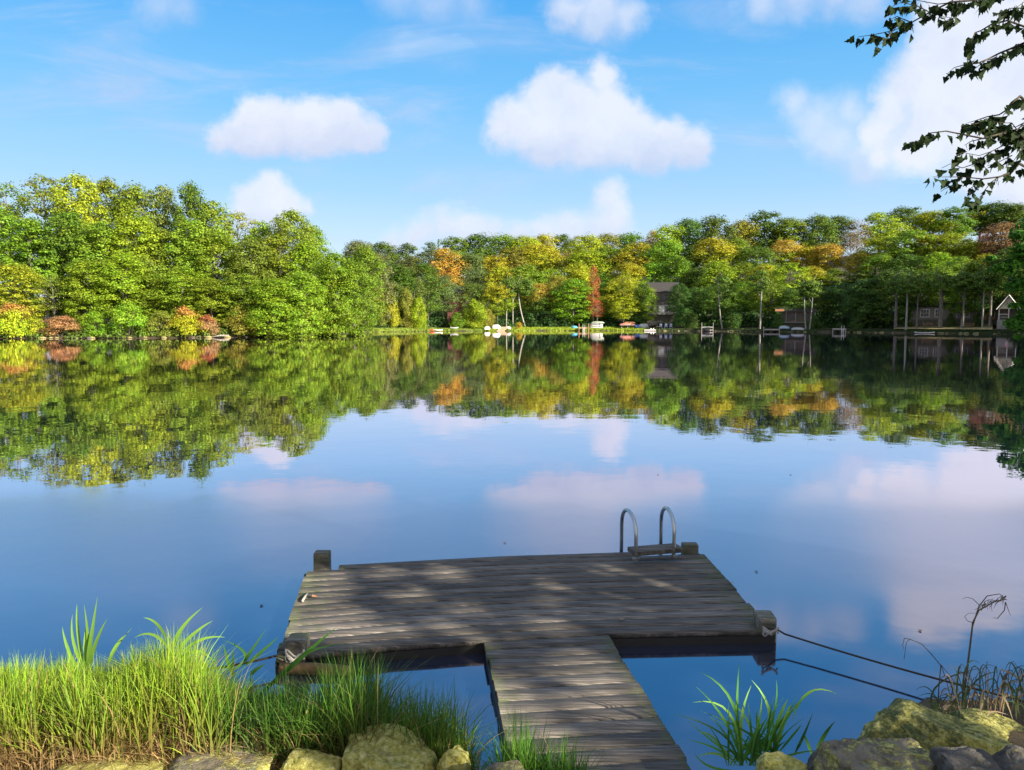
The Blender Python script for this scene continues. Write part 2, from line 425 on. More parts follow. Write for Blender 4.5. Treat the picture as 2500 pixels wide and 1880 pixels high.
vs = sc.view_settings; vs.view_transform = 'Standard'; vs.look = 'None'; vs.gamma = 1; vs.exposure = 1.17

# ------------------------------------------------------------------ terrain
def az_of(u): return math.atan((u - 1250) / F)
SHV = [(-200, 92), (0, 97), (300, 97), (560, 102), (700, 108), (815, 116), (850, 128), (880, 150), (960, 160), (1060, 168), (1300, 175), (1500, 178), (1640, 172), (1760, 166), (1900, 158), (2050, 150), (2200, 142), (2350, 134), (2500, 126)]
_a = [-1.75, -1.3, -.95, -.75] + [az_of(u) for u, y in SHV] + [.63, .665, .70, .85, 1.0, 1.15, 1.3, 1.45, 1.75]
_r = [60, 85, 105, 112] + [y / math.cos(az_of(u)) for u, y in SHV] + [135, 105, 84, 78, 72, 60, 46, 34, 26]
def shoreR(a): return float(np.interp(a, _a, _r))
def slope(a): return float(np.interp(a, [-1.7, az_of(800), az_of(950), az_of(1400), az_of(2000), az_of(2500), 1.0, 1.7], [.05, .04, .10, .12, .15, .17, .2, .15]))
def hland(off, a):
    if off < 0: return max(-1.5, off * .35)
    h = .35 * min(off / 1.2, 1) + .06 * min(max(off - 1.2, 0), 12)
    sl_ = slope(a)
    o = max(off - 12, 0)
    h += sl_ * min(o, 200) + sl_ * .3 * min(max(o - 200, 0), 200) - .004 * max(o - 500, 0)
    return h
def ground(x, y):
    a = math.atan2(x, y); return hland(math.hypot(x, y) - shoreR(a), a)
offs = [-6, -3, -1, -.3, 0, .3, .8, 1.3, 2.5, 4, 6, 8, 10, 12, 15, 19, 24, 30, 38, 48, 60, 75, 92, 112, 135, 160, 190, 225, 270, 330, 420, 560, 800, 1200, 2000, 4000]
AZ = np.linspace(-1.72, 1.72, 520)
V = []
for a in AZ:
    s0 = shoreR(a) + .8 * mnoise.noise(Vector((a * 40, 0, 0))) + .4 * mnoise.noise(Vector((a * 160, 3, 0)))
    for o in offs:
        h = hland(o, a)
        r = s0 + o
        if o > 1: h += .25 * min(o / 10, 1) * mnoise.noise(Vector((r * math.sin(a) * .2, r * math.cos(a) * .2, 1)))
        V.append((r * math.sin(a), r * math.cos(a), h))
n2 = len(offs)
idx = np.arange(len(AZ) * n2).reshape(len(AZ), n2)
Q = np.stack([idx[:-1, :-1], idx[:-1, 1:], idx[1:, 1:], idx[1:, :-1]], -1).reshape(-1, 4)
me = npmesh('ground', V, Q[:, ::-1]); link('ground', me, M_GROUND, smooth=True, kind='structure')

# near bank
NS = [(-4000, 30), (-60, 22), (-25, 11), (-8, 5.2), (-4, 4.35), (-2.5, 4.15), (-1.2, 3.95), (-.6, 3.55), (-.2, 3.35), (.2, 3.12), (1.0, 2.95), (1.35, 2.98), (1.7, 3.45), (1.95, 3.85), (2.3, 4.15), (3, 4.15), (4, 4.5), (5.5, 5.3), (7, 8), (8.6, 11.5), (9.6, 14), (12, 15.5), (18, 17), (26, 17), (60, 12), (4000, 5)]
def shoreY(x): return float(np.interp(x, [a for a, b in NS], [b for a, b in NS])) + (.07 * mnoise.noise(Vector((x * 2.3, 0, 0))) + .03 * mnoise.noise(Vector((x * 8, 0, 4))) if abs(x) < 30 else 0)
def bankz(x, y):
    d = shoreY(x) - y
    n = .05 * mnoise.noise(Vector((x * 1.7, y * 1.7, 0))) + .02 * mnoise.noise(Vector((x * 6, y * 6, 0)))
    if d < 0: return max(-1.4, d * .9)
    return float(np.interp(x, [-3, -1.5, .5, 1.2, 3, 6], [.36, .36, .34, .22, .26, .4])) * (1 - math.exp(-d / .75)) + n * min(d * 3, 1) + .02 * min(d, 60)
xs = np.concatenate([[-4000, -1500, -500, -200, -90, -40], np.linspace(-20, 4 - 12, 14), np.linspace(-7.6, 5.5, 150), np.linspace(5.9, 22, 45), [26, 32, 45, 60, 90, 200, 600, 2000, 4000]])
ds = np.concatenate([[-3, -1.2, -.5], np.linspace(-.3, 3.2, 60), np.linspace(3.4, 12, 26), [14, 17, 22, 30, 45, 80, 200, 600, 2000, 4000]])
V = []
for x in xs:
    sy = shoreY(x)
    for d in ds:
        y = sy - d; V.append((x, y, bankz(x, y)))
idx = np.arange(len(V)).reshape(len(xs), len(ds))
Q = np.stack([idx[:-1, :-1], idx[1:, :-1], idx[1:, 1:], idx[:-1, 1:]], -1).reshape(-1, 4)
me = npmesh('bank', V, Q[:, ::-1]); link('bank', me, M_BANK, smooth=True, kind='structure')

# water
me = npmesh('water', [(-900, -60, 0), (900, -60, 0), (900, 900, 0), (-900, 900, 0)], [[0, 1, 2, 3]])
link('water', me, M_WATER, kind='structure')

# bright grass verge along the middle shore (stuff): dense tufts on a thin strip
def verge(u0, u1, w, name, col, n, hh, label):
    pos = []; h = []
    for i in range(n):
        u = random.uniform(u0, u1); a = az_of(u); r = shoreR(a) + random.uniform(.1, w)
        pos.append((r * math.sin(a), r * math.cos(a))); h.append(hh * random.uniform(.6, 1.2))
    V = []; Fc = []; C = []
    for (x, y), hg in zip(pos, h):
        z = ground(x, y) - .1; k = len(V)
        an = random.uniform(0, math.pi); ww = .28; dx, dy = math.cos(an) * ww, math.sin(an) * ww
        V += [(x - dx, y - dy, z), (x + dx, y + dy, z), (x + dx * .5 + random.uniform(-.1, .1), y + dy * .5, z + hg), (x - dx * .7, y - dy * .7, z + hg * .8)]
        Fc.append((k, k + 1, k + 2, k + 3)); t = random.uniform(.7, 1.3)
        C += [(col[0] * t, col[1] * t, col[2] * t, 1)] * 4
    link(name, npmesh(name, V, Fc, {'bc': C}), M_BLADE, label=label, cat='grass', kind='stuff')
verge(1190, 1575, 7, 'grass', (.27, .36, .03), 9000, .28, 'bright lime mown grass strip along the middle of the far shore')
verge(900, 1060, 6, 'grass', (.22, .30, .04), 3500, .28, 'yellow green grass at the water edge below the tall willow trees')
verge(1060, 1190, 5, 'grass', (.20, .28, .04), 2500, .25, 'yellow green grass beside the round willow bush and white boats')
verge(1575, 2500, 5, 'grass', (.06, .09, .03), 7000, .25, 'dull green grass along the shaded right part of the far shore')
# lawn in front of the long cabin, patches of sun put into its yellow colour
V = []; 
for i in range(41):
    for j in range(9):
        u = 2180 + i * 6; a = az_of(u); r = shoreR(a) + 2.5 + j * 1.6
        x, y = r * math.sin(a), r * math.cos(a); V.append((x, y, ground(x, y) + .32))
idx = np.arange(len(V)).reshape(41, 9)
Q = np.stack([idx[:-1, :-1], idx[:-1, 1:], idx[1:, 1:], idx[1:, :-1]], -1).reshape(-1, 4)
M_LAWN = simple('lawn with painted sunlight', (.42, .36, .16), .95, var=.5, scale=1.5)
link('lawn', npmesh('lawn', V, Q[:, ::-1]), M_LAWN, kind='structure')

# ------------------------------------------------------------------ trees
def leaf_quads(C, N, size, rg, aspect=.75):
    """C centres (n,3), N normals; kite-shaped leaf clusters"""
    n = len(C)
    N = N / (np.linalg.norm(N, axis=1, keepdims=True) + 1e-9)
    t = rg.normal(size=(n, 3)); t -= (t * N).sum(1, keepdims=True) * N
    t /= np.linalg.norm(t, axis=1, keepdims=True) + 1e-9
    b = np.cross(N, t)
    s = (size * rg.uniform(.6, 1.3, n))[:, None]
    bend = N * s * rg.uniform(-.25, .05, n)[:, None]
    v = np.stack([C - t * s * .5, C + b * s * .5 * aspect * rg.uniform(.6, 1.1, n)[:, None] + bend, C + t * s * .5, C - b * s * .5 * aspect * rg.uniform(.6, 1.1, n)[:, None] + bend], 1)
    f = np.arange(4 * n).reshape(n, 4)
    lv = np.repeat(rg.uniform(0, 1, n), 4)
    return v.reshape(-1, 3), f, lv
def make_crown(seed, H=20., Rr=4.5, c0=.3, prof='round', nc=48, nl=170, leaf=.42, clump=.36, flat=.55, droop=0.):
    rg = np.random.default_rng(seed)
    Cs, Ns, cl = [], [], []
    zc = H * (c0 + 1) / 2; hz = H * (1 - c0) / 2
    for i in range(nc):
        if prof in ('round', 'tall'):
            zz = -1 + 2 * (i + rg.uniform(0, 1)) / nc; ph = i * 2.39996 + rg.uniform(-.5, .5); k = rg.uniform(.55, .9) if rg.uniform() > .18 else rg.uniform(.1, .5)
            rad = math.sqrt(max(.03, 1 - abs(zz) ** (2.2 if zz > 0 else 3.2)))
            if prof == 'tall': rad *= .85 - .25 * zz
            a = Rr * clump * rg.choice([.55, .8, 1.0, 1.35])
            c = np.array([math.cos(ph) * rad * Rr * k, math.sin(ph) * rad * Rr * k, zc + zz * (hz - a * flat * .8)])
        else:
            t = (i + rg.uniform(0, 1)) / nc
            rad = max(.08, 1 - t) ** .8 if prof == 'cone' else math.sqrt(max(.05, 1 - t ** 2))
            ph = rg.uniform(0, 2 * math.pi); k = rg.uniform(.3, .85)
            a = Rr * clump * rg.uniform(.7, 1.25) * (.55 + .45 * rad)
            c = np.array([math.cos(ph) * rad * Rr * k, math.sin(ph) * rad * Rr * k, H * (c0 + (1 - c0) * t * .93)])
        cl.append((c, a))
        n = int(nl * rg.uniform(.7, 1.3) * (a / (Rr * clump)) ** 1.3)
        d = rg.normal(size=(n, 3)); d[:, 2] = np.abs(d[:, 2]) * 1.1 - .35
        d /= np.linalg.norm(d, axis=1, keepdims=True)
        rr = rg.uniform(.4, 1.12, n)[:, None]; st = rg.uniform(size=n) < .09; rr[st] = rg.uniform(1.05, 1.32, st.sum())[:, None]
        p = c + d * np.array([a, a, a * flat]) * rr
        p[:, 2] -= droop * rg.uniform(0, 1, n) * a
        Cs.append(p); co = c - np.array([0, 0, zc]); co = co / (np.linalg.norm(co) + .5)
        Ns.append(d + co * .5 + rg.normal(size=(n, 3)) * .42 + np.array([0, 0, .25]))
    v, f, lv = leaf_quads(np.concatenate(Cs), np.concatenate(Ns), leaf, rg)
    # a whole clump shares part of its tone
    me = npmesh('crown', v, f, {'lv': lv}); return me, cl
def make_trunk(seed, cl, H=20., r0=.24, c0=.3, lean=.0, stems=1):
    rg = random.Random(seed); mb = MB(); 
    for s_ in range(stems):
        ox, oy = (rg.uniform(-.5, .5), rg.uniform(-.5, .5)) if stems > 1 else (0, 0)
        ax, ay = (ox * 3.5, oy * 3.5) if stems > 1 else (lean * H * .3, 0)
        pts = []; rads = []
        for i in range(9):
            t = i / 8
            pts.append((ox + ax * t + .25 * math.sin(t * 5 + seed) * t, oy + ay * t + .2 * math.sin(t * 4 + seed * 2) * t, -.6 + (H * .9 + .6) * t))
            rads.append((r0 * (1 - .8 * t) * (1.35 if i == 0 else 1)) / (stems ** .4))
        mb.tube(pts, rads, 7, False)
    for (c, a) in cl[::2]:
        zt = max(H * c0 * .75, c[2] - 1.2 * math.hypot(c[0], c[1]) * .7 - .5); t = (zt + .6) / (H * .9 + .6)
        t = min(t, .95)
        p0 = Vector((lean * H * .3 * t + .25 * math.sin(t * 5 + seed) * t if stems == 1 else 0, .2 * math.sin(t * 4 + seed * 2) * t if stems == 1 else 0, zt))
        p1 = Vector(c); mid = p0.lerp(p1, .5) + Vector((0, 0, .25))
        mb.tube([p0, mid, p1], [r0 * .32, r0 * .2, r0 * .06], 5, False)
    me = mb.mesh('trunk'); me.polygons.foreach_set('use_smooth', [True] * len(me.polygons)); return me
PROTO = {}
def proto(kind, seed, **k):
    tk = {a: k.pop(a) for a in ('r0', 'lean', 'stems') if a in k}
    cm, cl = make_crown(seed, **k)
    tm = make_trunk(seed, cl, k.get('H', 20.), c0=k.get('c0', .3), **tk)
    cm.materials.append(M_FOL); tm.materials.append(M_BARK)
    PROTO.setdefault(kind, []).append((cm, tm, k.get('H', 20.), k.get('Rr', 4.5)))
# near (left shore) trees: fine leaves, loose layered clumps
for s_ in range(5): proto('left', 10 + s_, c0=.04, nc=85, nl=190, leaf=.36, clump=.27, flat=.95, r0=.2)
for s_ in range(3): proto('lefttop', 20 + s_, c0=.28, nc=52, nl=100, leaf=.34, clump=.26, flat=.8, r0=.22)
for s_ in range(5): proto('round', 30 + s_, c0=.25, nc=42, nl=210, leaf=.44, clump=.36, flat=1.15, r0=.26)
for s_ in range(4): proto('full', 35 + s_, c0=.04, nc=60, nl=190, leaf=.42, clump=.32, flat=1.15, r0=.24)
for s_ in range(3): proto('tall', 40 + s_, c0=.15, nc=46, nl=150, leaf=.42, clump=.34, flat=1.1, prof='tall', r0=.22)
for s_ in range(3): proto('high', 50 + s_, c0=.22, nc=50, nl=180, leaf=.38, clump=.32, flat=1.0, r0=.17)
for s_ in range(2): proto('bush', 60 + s_, H=5., Rr=3., c0=.02, nc=34, nl=190, leaf=.26, clump=.38, flat=.75, prof='bush', r0=.08, stems=3)
proto('willow', 70, H=10., Rr=3.4, c0=.04, nc=60, nl=260, leaf=.26, clump=.30, flat=1.5, prof='bush', droop=.9, r0=.14, stems=4)
for s_ in range(2): proto('conifer', 80 + s_, c0=.08, nc=70, nl=90, leaf=.42, clump=.26, flat=.35, prof='cone', r0=.2)
proto('bare', 90, c0=.3, nc=60, nl=30, leaf=.34, clump=.4, flat=.9, r0=.2)
proto('slim', 95, c0=.12, nc=40, nl=120, leaf=.4, clump=.42, flat=.8, prof='tall', r0=.14)

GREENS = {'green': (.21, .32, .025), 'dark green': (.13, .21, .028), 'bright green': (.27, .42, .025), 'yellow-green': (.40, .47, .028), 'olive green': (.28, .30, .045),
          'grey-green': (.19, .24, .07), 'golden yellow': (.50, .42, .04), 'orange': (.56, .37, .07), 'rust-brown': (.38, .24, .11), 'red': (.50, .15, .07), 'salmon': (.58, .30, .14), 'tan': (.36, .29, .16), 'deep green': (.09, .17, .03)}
TREES = []
def tree(u, vtop, hw, D, color, kind='round', mt=None, row='', form='', label=None, bark=None, name=None, cat='tree', rz=None, base_v=None):
    top = ony(u, vtop, D); g = ground(top.x, top.y)
    pr = random.choice(PROTO[kind]); H = max(top.z - g, 1.0) ; Rm = hw / F * D * (1.3 if kind in ('left', 'lefttop') else 1.16 if kind in ('round', 'full', 'high') else 1.05)
    cm, tm, H0, R0 = pr
    o = empty(name or {'bush': 'bush', 'willow': 'willow_bush', 'conifer': 'conifer'}.get(kind, 'broadleaf_tree'), (top.x, top.y, g), rz if rz is not None else random.uniform(0, 6.28))
    o.scale = (Rm / R0, Rm / R0, H / H0)
    for nm, me_ in (('crown', cm), ('trunk', tm)):
        c = bpy.data.objects.new(nm, me_); COL.objects.link(c); c.parent = o
        if nm == 'crown':
            base = GREENS[color]
            if 'left shore wood' in row: base = tuple(.5 * a_ + .5 * b_ for a_, b_ in zip(base, (.26, .35, .03)))
            j = [random.uniform(.85, 1.18) for _ in range(3)]; jj = random.uniform(.85, 1.15)
            c.color = (base[0] * jj * j[0], base[1] * jj, base[2] * jj * j[2], 1)
            if mt is not None: c.material_slots[0].link = 'OBJECT'; c.material_slots[0].material = mt
        elif bark is not None: c.material_slots[0].link = 'OBJECT'; c.material_slots[0].material = bark
    TREES.append(dict(o=o, u=u, v=vtop, row=row, color=color, form=form, label=label, cat=cat, kind=kind))
    return o
s = S
# --- left shore wood (2212-view coordinates)
for (x, v, hw, c) in [(-50, 395, 55, 'olive green'), (15, 392, 50, 'green'), (95, 378, 50, 'olive green'), (165, 374, 48, 'yellow-green'), (232, 384, 48, 'olive green'), (296, 397, 46, 'green'), (352, 400, 40, 'grey-green'), (408, 392, 36, 'dark green'), (455, 432, 44, 'green'), (512, 455, 45, 'olive green'), (566, 476, 36, 'yellow-green'), (628, 452, 44, 'olive green'), (676, 486, 34, 'green')]:
    tree(x * s, v * s, hw * s, random.uniform(121, 131), c, random.choice(['lefttop', 'left']), row='skyline of the tall left shore wood', form='tall loose-crowned')
for (x, v, hw, c) in [(-15, 445, 58, 'green'), (62, 470, 55, 'bright green'), (140, 455, 55, 'dark green'), (215, 478, 52, 'green'), (285, 462, 52, 'bright green'), (345, 490, 50, 'dark green'), (405, 470, 50, 'green'), (470, 500, 50, 'bright green'), (540, 515, 46, 'olive green'), (600, 505, 48, 'green'), (662, 520, 46, 'bright green'), (722, 545, 40, 'green')]:
    tree(x * s, v * s, hw * s, random.uniform(111, 117), c, 'left', row='middle of the left shore wood', form='leafy')
for (x, v, hw, c, k) in [(28, 568, 50, 'yellow-green', 'left'), (112, 590, 40, 'grey-green', 'bare'), (188, 560, 46, 'bright green', 'left'), (262, 548, 50, 'yellow-green', 'left'), (330, 590, 46, 'green', 'left'), (395, 575, 46, 'yellow-green', 'left'), (455, 600, 46, 'bright green', 'left'), (525, 590, 44, 'green', 'left'), (590, 600, 46, 'bright green', 'left'), (648, 585, 46, 'bright green', 'left'), (705, 590, 44, 'yellow-green', 'left'), (762, 562, 38, 'green', 'left')]:
    tree(x * s, v * s, hw * s, random.uniform(103, 107) if x < 650 else 113, c, k, row='waterside of the left shore wood', form='low-branched')
tree(785 * s, 530 * s, 36 * s, 150, 'green', 'left', label='green tree with pale patches at the right end of the left shore wood')
tree(818 * s, 545 * s, 34 * s, 165, 'grey-green', 'left', label='grey-green tree just right of the end of the left shore wood')
# bushes at the left waterline
for (x, v, hw, c, m_, lb) in [
  (-30, 660, 40, 'bright green', None, 'bright green bush cut by the left edge at the waterline'),
  (25, 655, 42, 'yellow-green', M_BUSH_ORANGE, 'yellow-green bush with orange tints near the left edge at the waterline'),
  (132, 682, 40, 'rust-brown', None, 'round rust-brown bush at the left waterline'),
  (82, 688, 26, 'yellow-green', None, 'small yellow-green bush between the rust-brown bush and the orange-tinted bush'),
  (205, 672, 30, 'bright green', None, 'bright green bush right of the round rust-brown bush'),
  (275, 655, 42, 'bright green', None, 'large bright green bush overhanging the left waterline'),
  (345, 672, 36, 'olive green', None, 'olive bush left of the orange and red leaved bush'),
  (400, 662, 38, 'yellow-green', M_BUSH_ORANGE, 'yellow bush with orange leaves at the middle of the left waterline'),
  (445, 680, 26, 'rust-brown', M_BUSH_RED, 'small red-leaved bush beside the yellow and orange bush'),
  (520, 660, 36, 'olive green', None, 'olive bush above the fallen pale log at the waterline'),
  (590, 655, 36, 'green', None, 'green bush near the middle of the left shore, right of the fallen log'),
  (650, 668, 34, 'yellow-green', None, 'yellow-green bush right of the green bush on the left waterline'),
  (705, 655, 34, 'bright green', None, 'bright green bush at the right end of the left shore'),
  (755, 640, 30, 'green', None, 'dark-based green bush at the tip of the left shore'),
  ]:
    tree(x * s, v * s, hw * s, shoreR(az_of(x * s)) * math.cos(az_of(x * s)) + .9, c, 'bush', m_, label=lb, cat='bush')
# --- far shore and hill (source pixels)
SKY = [(820, 592), (905, 583), (960, 590), (1000, 588), (1040, 590), (1110, 577), (1160, 565), (1205, 564), (1260, 575), (1310, 564), (1345, 572), (1400, 570), (1450, 571), (1500, 567), (1560, 562), (1620, 553), (1680, 530), (1750, 524), (1800, 538), (1870, 514), (1930, 530), (2020, 523), (2085, 535), (2150, 513), (2220, 500), (2300, 512), (2350, 503), (2420, 495), (2490, 496), (2600, 500)]
su = [a for a, b in SKY]; sv_ = [b for a, b in SKY]
def skyv(u): return float(np.interp(u, su, sv_))
for (u, c, hw, k) in [(880, 'grey-green', 40, 'round'), (935, 'dark green', 42, 'round'), (990, 'grey-green', 40, 'round'), (1050, 'grey-green', 34, 'tall'), (1110, 'green', 42, 'round'), (1168, 'dark green', 44, 'round'), (1225, 'green', 42, 'round'), (1280, 'yellow-green', 42, 'round'), (1330, 'golden yellow', 36, 'round'), (1378, 'dark green', 40, 'round'), (1430, 'yellow-green', 44, 'round'), (1490, 'olive green', 42, 'round'), (1545, 'green', 42, 'round'), (1595, 'orange', 30, 'tall'), (1630, 'yellow-green', 40, 'round'), (1683, 'dark green', 42, 'round'), (1750, 'dark green', 46, 'round'), (1812, 'golden yellow', 40, 'round'), (1868, 'dark green', 48, 'round'), (1935, 'green', 46, 'round'), (1995, 'dark green', 46, 'round'), (2045, 'dark green', 40, 'round'), (2095, 'rust-brown', 34, 'bare'), (2150, 'yellow-green', 46, 'round'), (2215, 'dark green', 50, 'round'), (2280, 'yellow-green', 46, 'round'), (2335, 'green', 42, 'round'), (2395, 'yellow-green', 44, 'round'), (2430, 'dark green', 50, 'round'), (2490, 'dark green', 50, 'round'), (2550, 'green', 50, 'round')]:
    tree(u, skyv(u) + random.uniform(-3, 5), hw, 300 + random.uniform(-15, 15) - (u - 900) * .012, c, k, row='crest of the wooded hill', form='round-crowned')
def rowf(items, D0, row, form):
    for it in items:
        u, v, hw, c, k = it[:5]; mt = it[5] if len(it) > 5 else None; lb = it[6] if len(it) > 6 else None
        a = az_of(u); sh = shoreR(a) * math.cos(a)
        tree(u, v, hw, sh + D0 + random.uniform(-5, 5), c, k, mt, row=row, form=form, label=lb)
rowf([(860, 625, 42, 'green', 'round'), (930, 640, 45, 'dark green', 'round'), (1000, 625, 44, 'grey-green', 'round'),
      (1088, 603, 42, 'orange', 'round', M_FOL_ORANGE, 'orange-leaved tree standing out on the hillside left of the centre'),
      (1148, 618, 40, 'grey-green', 'round'), (1210, 622, 42, 'golden yellow', 'round', M_FOL_YELLOW), (1255, 600, 40, 'olive green', 'round'),
      (1315, 592, 58, 'yellow-green', 'round', M_FOL_YELLOW, 'broad yellow-green tree with domed crown above the middle of the lake shore'),
      (1385, 610, 40, 'rust-brown', 'bare'), (1432, 608, 44, 'yellow-green', 'round'), (1480, 600, 40, 'green', 'round'),
      (1552, 590, 48, 'golden yellow', 'round', M_FOL_YELLOW, 'golden yellow tree above and left of the dark house'),
      (1625, 585, 46, 'green', 'round'), (1680, 600, 40, 'dark green', 'round'), (1740, 578, 52, 'yellow-green', 'round', M_FOL_YELLOW),
      (1800, 580, 40, 'green', 'round'), (1850, 600, 40, 'dark green', 'round'),
      (1915, 583, 42, 'bright green', 'round', M_FOL_ORANGE, 'green tree with a glowing orange top on the right hillside'),
      (1972, 600, 34, 'golden yellow', 'round', M_FOL_YELLOW), 
      (2020, 594, 36, 'golden yellow', 'round', M_FOL_ORANGE, 'yellow and pinkish-orange tree right of the glowing orange-topped tree'),
      (2078, 560, 40, 'tan', 'bare', None, 'tan sparse tree with bare pale branches below the rust-brown crest tree'),
      (2100, 615, 34, 'golden yellow', 'round'), (2160, 575, 52, 'yellow-green', 'round'), (2230, 560, 50, 'green', 'round'), (2275, 572, 44, 'golden yellow', 'round', M_FOL_YELLOW),
      (2330, 566, 46, 'yellow-green', 'round'),
      (2405, 567, 22, 'salmon', 'tall', None, 'small salmon-red tree high on the hill near the right edge'),
      (2380, 590, 40, 'yellow-green', 'round'), (2450, 543, 44, 'rust-brown', 'round', None, 'brownish-orange tree high on the hill at the right edge'), (2500, 570, 46, 'olive green', 'round'), (2560, 560, 46, 'green', 'round')],
     88, 'upper hillside', 'leafy')
rowf([(900, 655, 44, 'grey-green', 'full'), (965, 645, 46, 'dark green', 'full'), (1030, 640, 44, 'dark green', 'full'), (1100, 668, 36, 'olive green', 'full', M_FOL_ORANGE), (1165, 655, 40, 'grey-green', 'tall'),
      (1225, 648, 42, 'yellow-green', 'full'), (1285, 645, 48, 'green', 'full'), (1345, 655, 44, 'yellow-green', 'full'), (1410, 640, 44, 'yellow-green', 'full'), (1470, 665, 38, 'green', 'full'),
      (1530, 640, 46, 'yellow-green', 'full', M_FOL_YELLOW), (1590, 640, 40, 'bright green', 'tall'), (1650, 625, 46, 'green', 'full'), (1705, 650, 44, 'dark green', 'full'), (1755, 635, 46, 'bright green', 'full'), (1815, 640, 44, 'green', 'full'), (1870, 645, 44, 'yellow-green', 'full'), (1930, 640, 46, 'bright green', 'full'), (1985, 650, 44, 'yellow-green', 'full', M_FOL_YELLOW), (2040, 655, 46, 'green', 'full'), (2100, 660, 44, 'dark green', 'full'), (2150, 620, 48, 'green', 'full'), (2215, 620, 50, 'dark green', 'full'), (2290, 615, 52, 'bright green', 'full'), (2350, 625, 48, 'green', 'full'), (2410, 620, 44, 'yellow-green', 'full'), (2470, 600, 50, 'dark green', 'full'), (2540, 600, 50, 'green', 'full')],
     42, 'lower hillside', 'broad')
rowf([(890, 690, 36, 'olive green', 'left'), (960, 690, 36, 'dark green', 'left'), (1045, 668, 36, 'dark green', 'high'), (1080, 672, 40, 'grey-green', 'high'), (1150, 690, 36, 'dark green', 'high'), 
      (1215, 690, 36, 'bright green', 'high', M_FOL_YELLOW), (1262, 668, 40, 'green', 'high'), (1310, 690, 40, 'dark green', 'high', M_FOL_ORANGE), (1358, 672, 36, 'olive green', 'high'),
      (1400, 680, 42, 'bright green', 'left'), (1425, 725, 30, 'bright green', 'left'), (1480, 690, 36, 'green', 'left'), (1520, 672, 42, 'yellow-green', 'high'), (1575, 690, 24, 'dark green', 'high'),
      (1700, 700, 40, 'dark green', 'high'), (1760, 690, 44, 'dark green', 'high'), (1820, 685, 44, 'green', 'high'), (1880, 690, 44, 'green', 'high'), (1950, 700, 44, 'dark green', 'high'), (2010, 700, 44, 'dark green', 'high'), (2060, 690, 44, 'deep green', 'high'), (2120, 680, 44, 'deep green', 'left'), (2180, 660, 46, 'deep green', 'left'), (2240, 660, 42, 'dark green', 'high'), (2300, 650, 46, 'green', 'high'), (2350, 670, 40, 'green', 'high'), (2400, 660, 42, 'dark green', 'high'), (2470, 650, 40, 'dark green', 'high'), (2530, 660, 42, 'green', 'left')],
     13, 'shoreline below the hill', 'waterside')
def special(u, v, hw, off, c, k, mt, lb, bark=None, cat='tree', name=None):
    a = az_of(u); return tree(u, v, hw, shoreR(a) * math.cos(a) + off, c, k, mt, label=lb, bark=bark, cat=cat, name=name)
special(1449, 645, 17, 8, 'red', 'slim', None, 'narrow red-leaved tree standing behind the stacked canoes', M_BIRCH)
special(1458, 730, 20, 7, 'red', 'bare', None, 'sparse dark red sapling directly behind the stacked canoes', M_BIRCH)
special(1523, 725, 32, 7, 'yellow-green', 'high', None, 'small yellow-green tree with slim pale trunk behind the red boat rack', M_BIRCH)
special(1070, 576, 10, 125, 'dark green', 'conifer', None, 'small dark conifer spire on the crest above the orange tree')
special(1024, 676, 20, 9, 'grey-green', 'slim', None, 'tall slim grey-green tree in front of the willows on the left of the middle shore')
special(992, 700, 26, 7, 'olive green', 'willow', None, 'olive willow with pale stems leaning over the water', M_BIRCH, name='willow_tree')
special(1022, 722, 24, 4, 'yellow-green', 'willow', None, 'light green rounded willow right of the pale-stemmed willow', name='willow_tree')
special(950, 712, 24, 8, 'yellow-green', 'bush', None, 'yellow-green bush left of the pale-stemmed willow', cat='bush')
special(925, 740, 26, 10, 'olive green', 'bush', None, 'olive bush at the foot of the left end of the middle shore', cat='bush')
special(1158, 728, 36, 3.2, 'yellow-green', 'willow', None, 'large yellow-green willow bush standing at the edge of the middle shore', cat='bush')
special(1190, 752, 22, 3, 'olive green', 'willow', None, 'olive lower part of the willow clump, to the right of the large willow bush', cat='bush')
special(1115, 762, 22, 4.5, 'green', 'bush', None, 'small dark green bush left of the large willow bush', cat='bush')
special(1267, 786, 11, 1.6, 'golden yellow', 'bush', None, 'little golden bush at the water edge right of the tan boat ramp', cat='bush')
special(1588, 700, 22, 8, 'bright green', 'slim', None, 'bright green slim tree left of the dark house')
special(1660, 690, 26, 8, 'deep green', 'high', None, 'deep green shaded tree right of the dark house')
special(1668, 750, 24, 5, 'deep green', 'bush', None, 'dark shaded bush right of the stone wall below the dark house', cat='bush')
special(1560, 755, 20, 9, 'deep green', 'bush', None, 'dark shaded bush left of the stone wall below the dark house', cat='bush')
for (u_, v_, w_, o_, lb_) in [(1900, 762, 16, 6, 'dark shaded bush at the left end of the low brown cabin'), (1988, 768, 18, 6, 'dark shaded bush at the right end of the low brown cabin'), (2212, 766, 13, 8, 'small dark bush left of the yellow lawn'), (2322, 765, 13, 8, 'small green bush right of the thick grey trunk'), (2385, 766, 10, 8, 'little dark bush in front of the glazed porch of the grey cabin'), (1790, 765, 22, 6, 'shaded bush between the white curved birch and the white-barked trunk'), (2100, 768, 24, 6, 'wide dark bush on the bank right of the thin-legged dock'), (1690, 765, 20, 5, 'dark bush left of the framed float')]:
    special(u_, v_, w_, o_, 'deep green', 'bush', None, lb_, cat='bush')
special(2412, 720, 17, 12, 'yellow-green', 'slim', None, 'sunlit yellow-green sapling left of the cream gabled cabin')
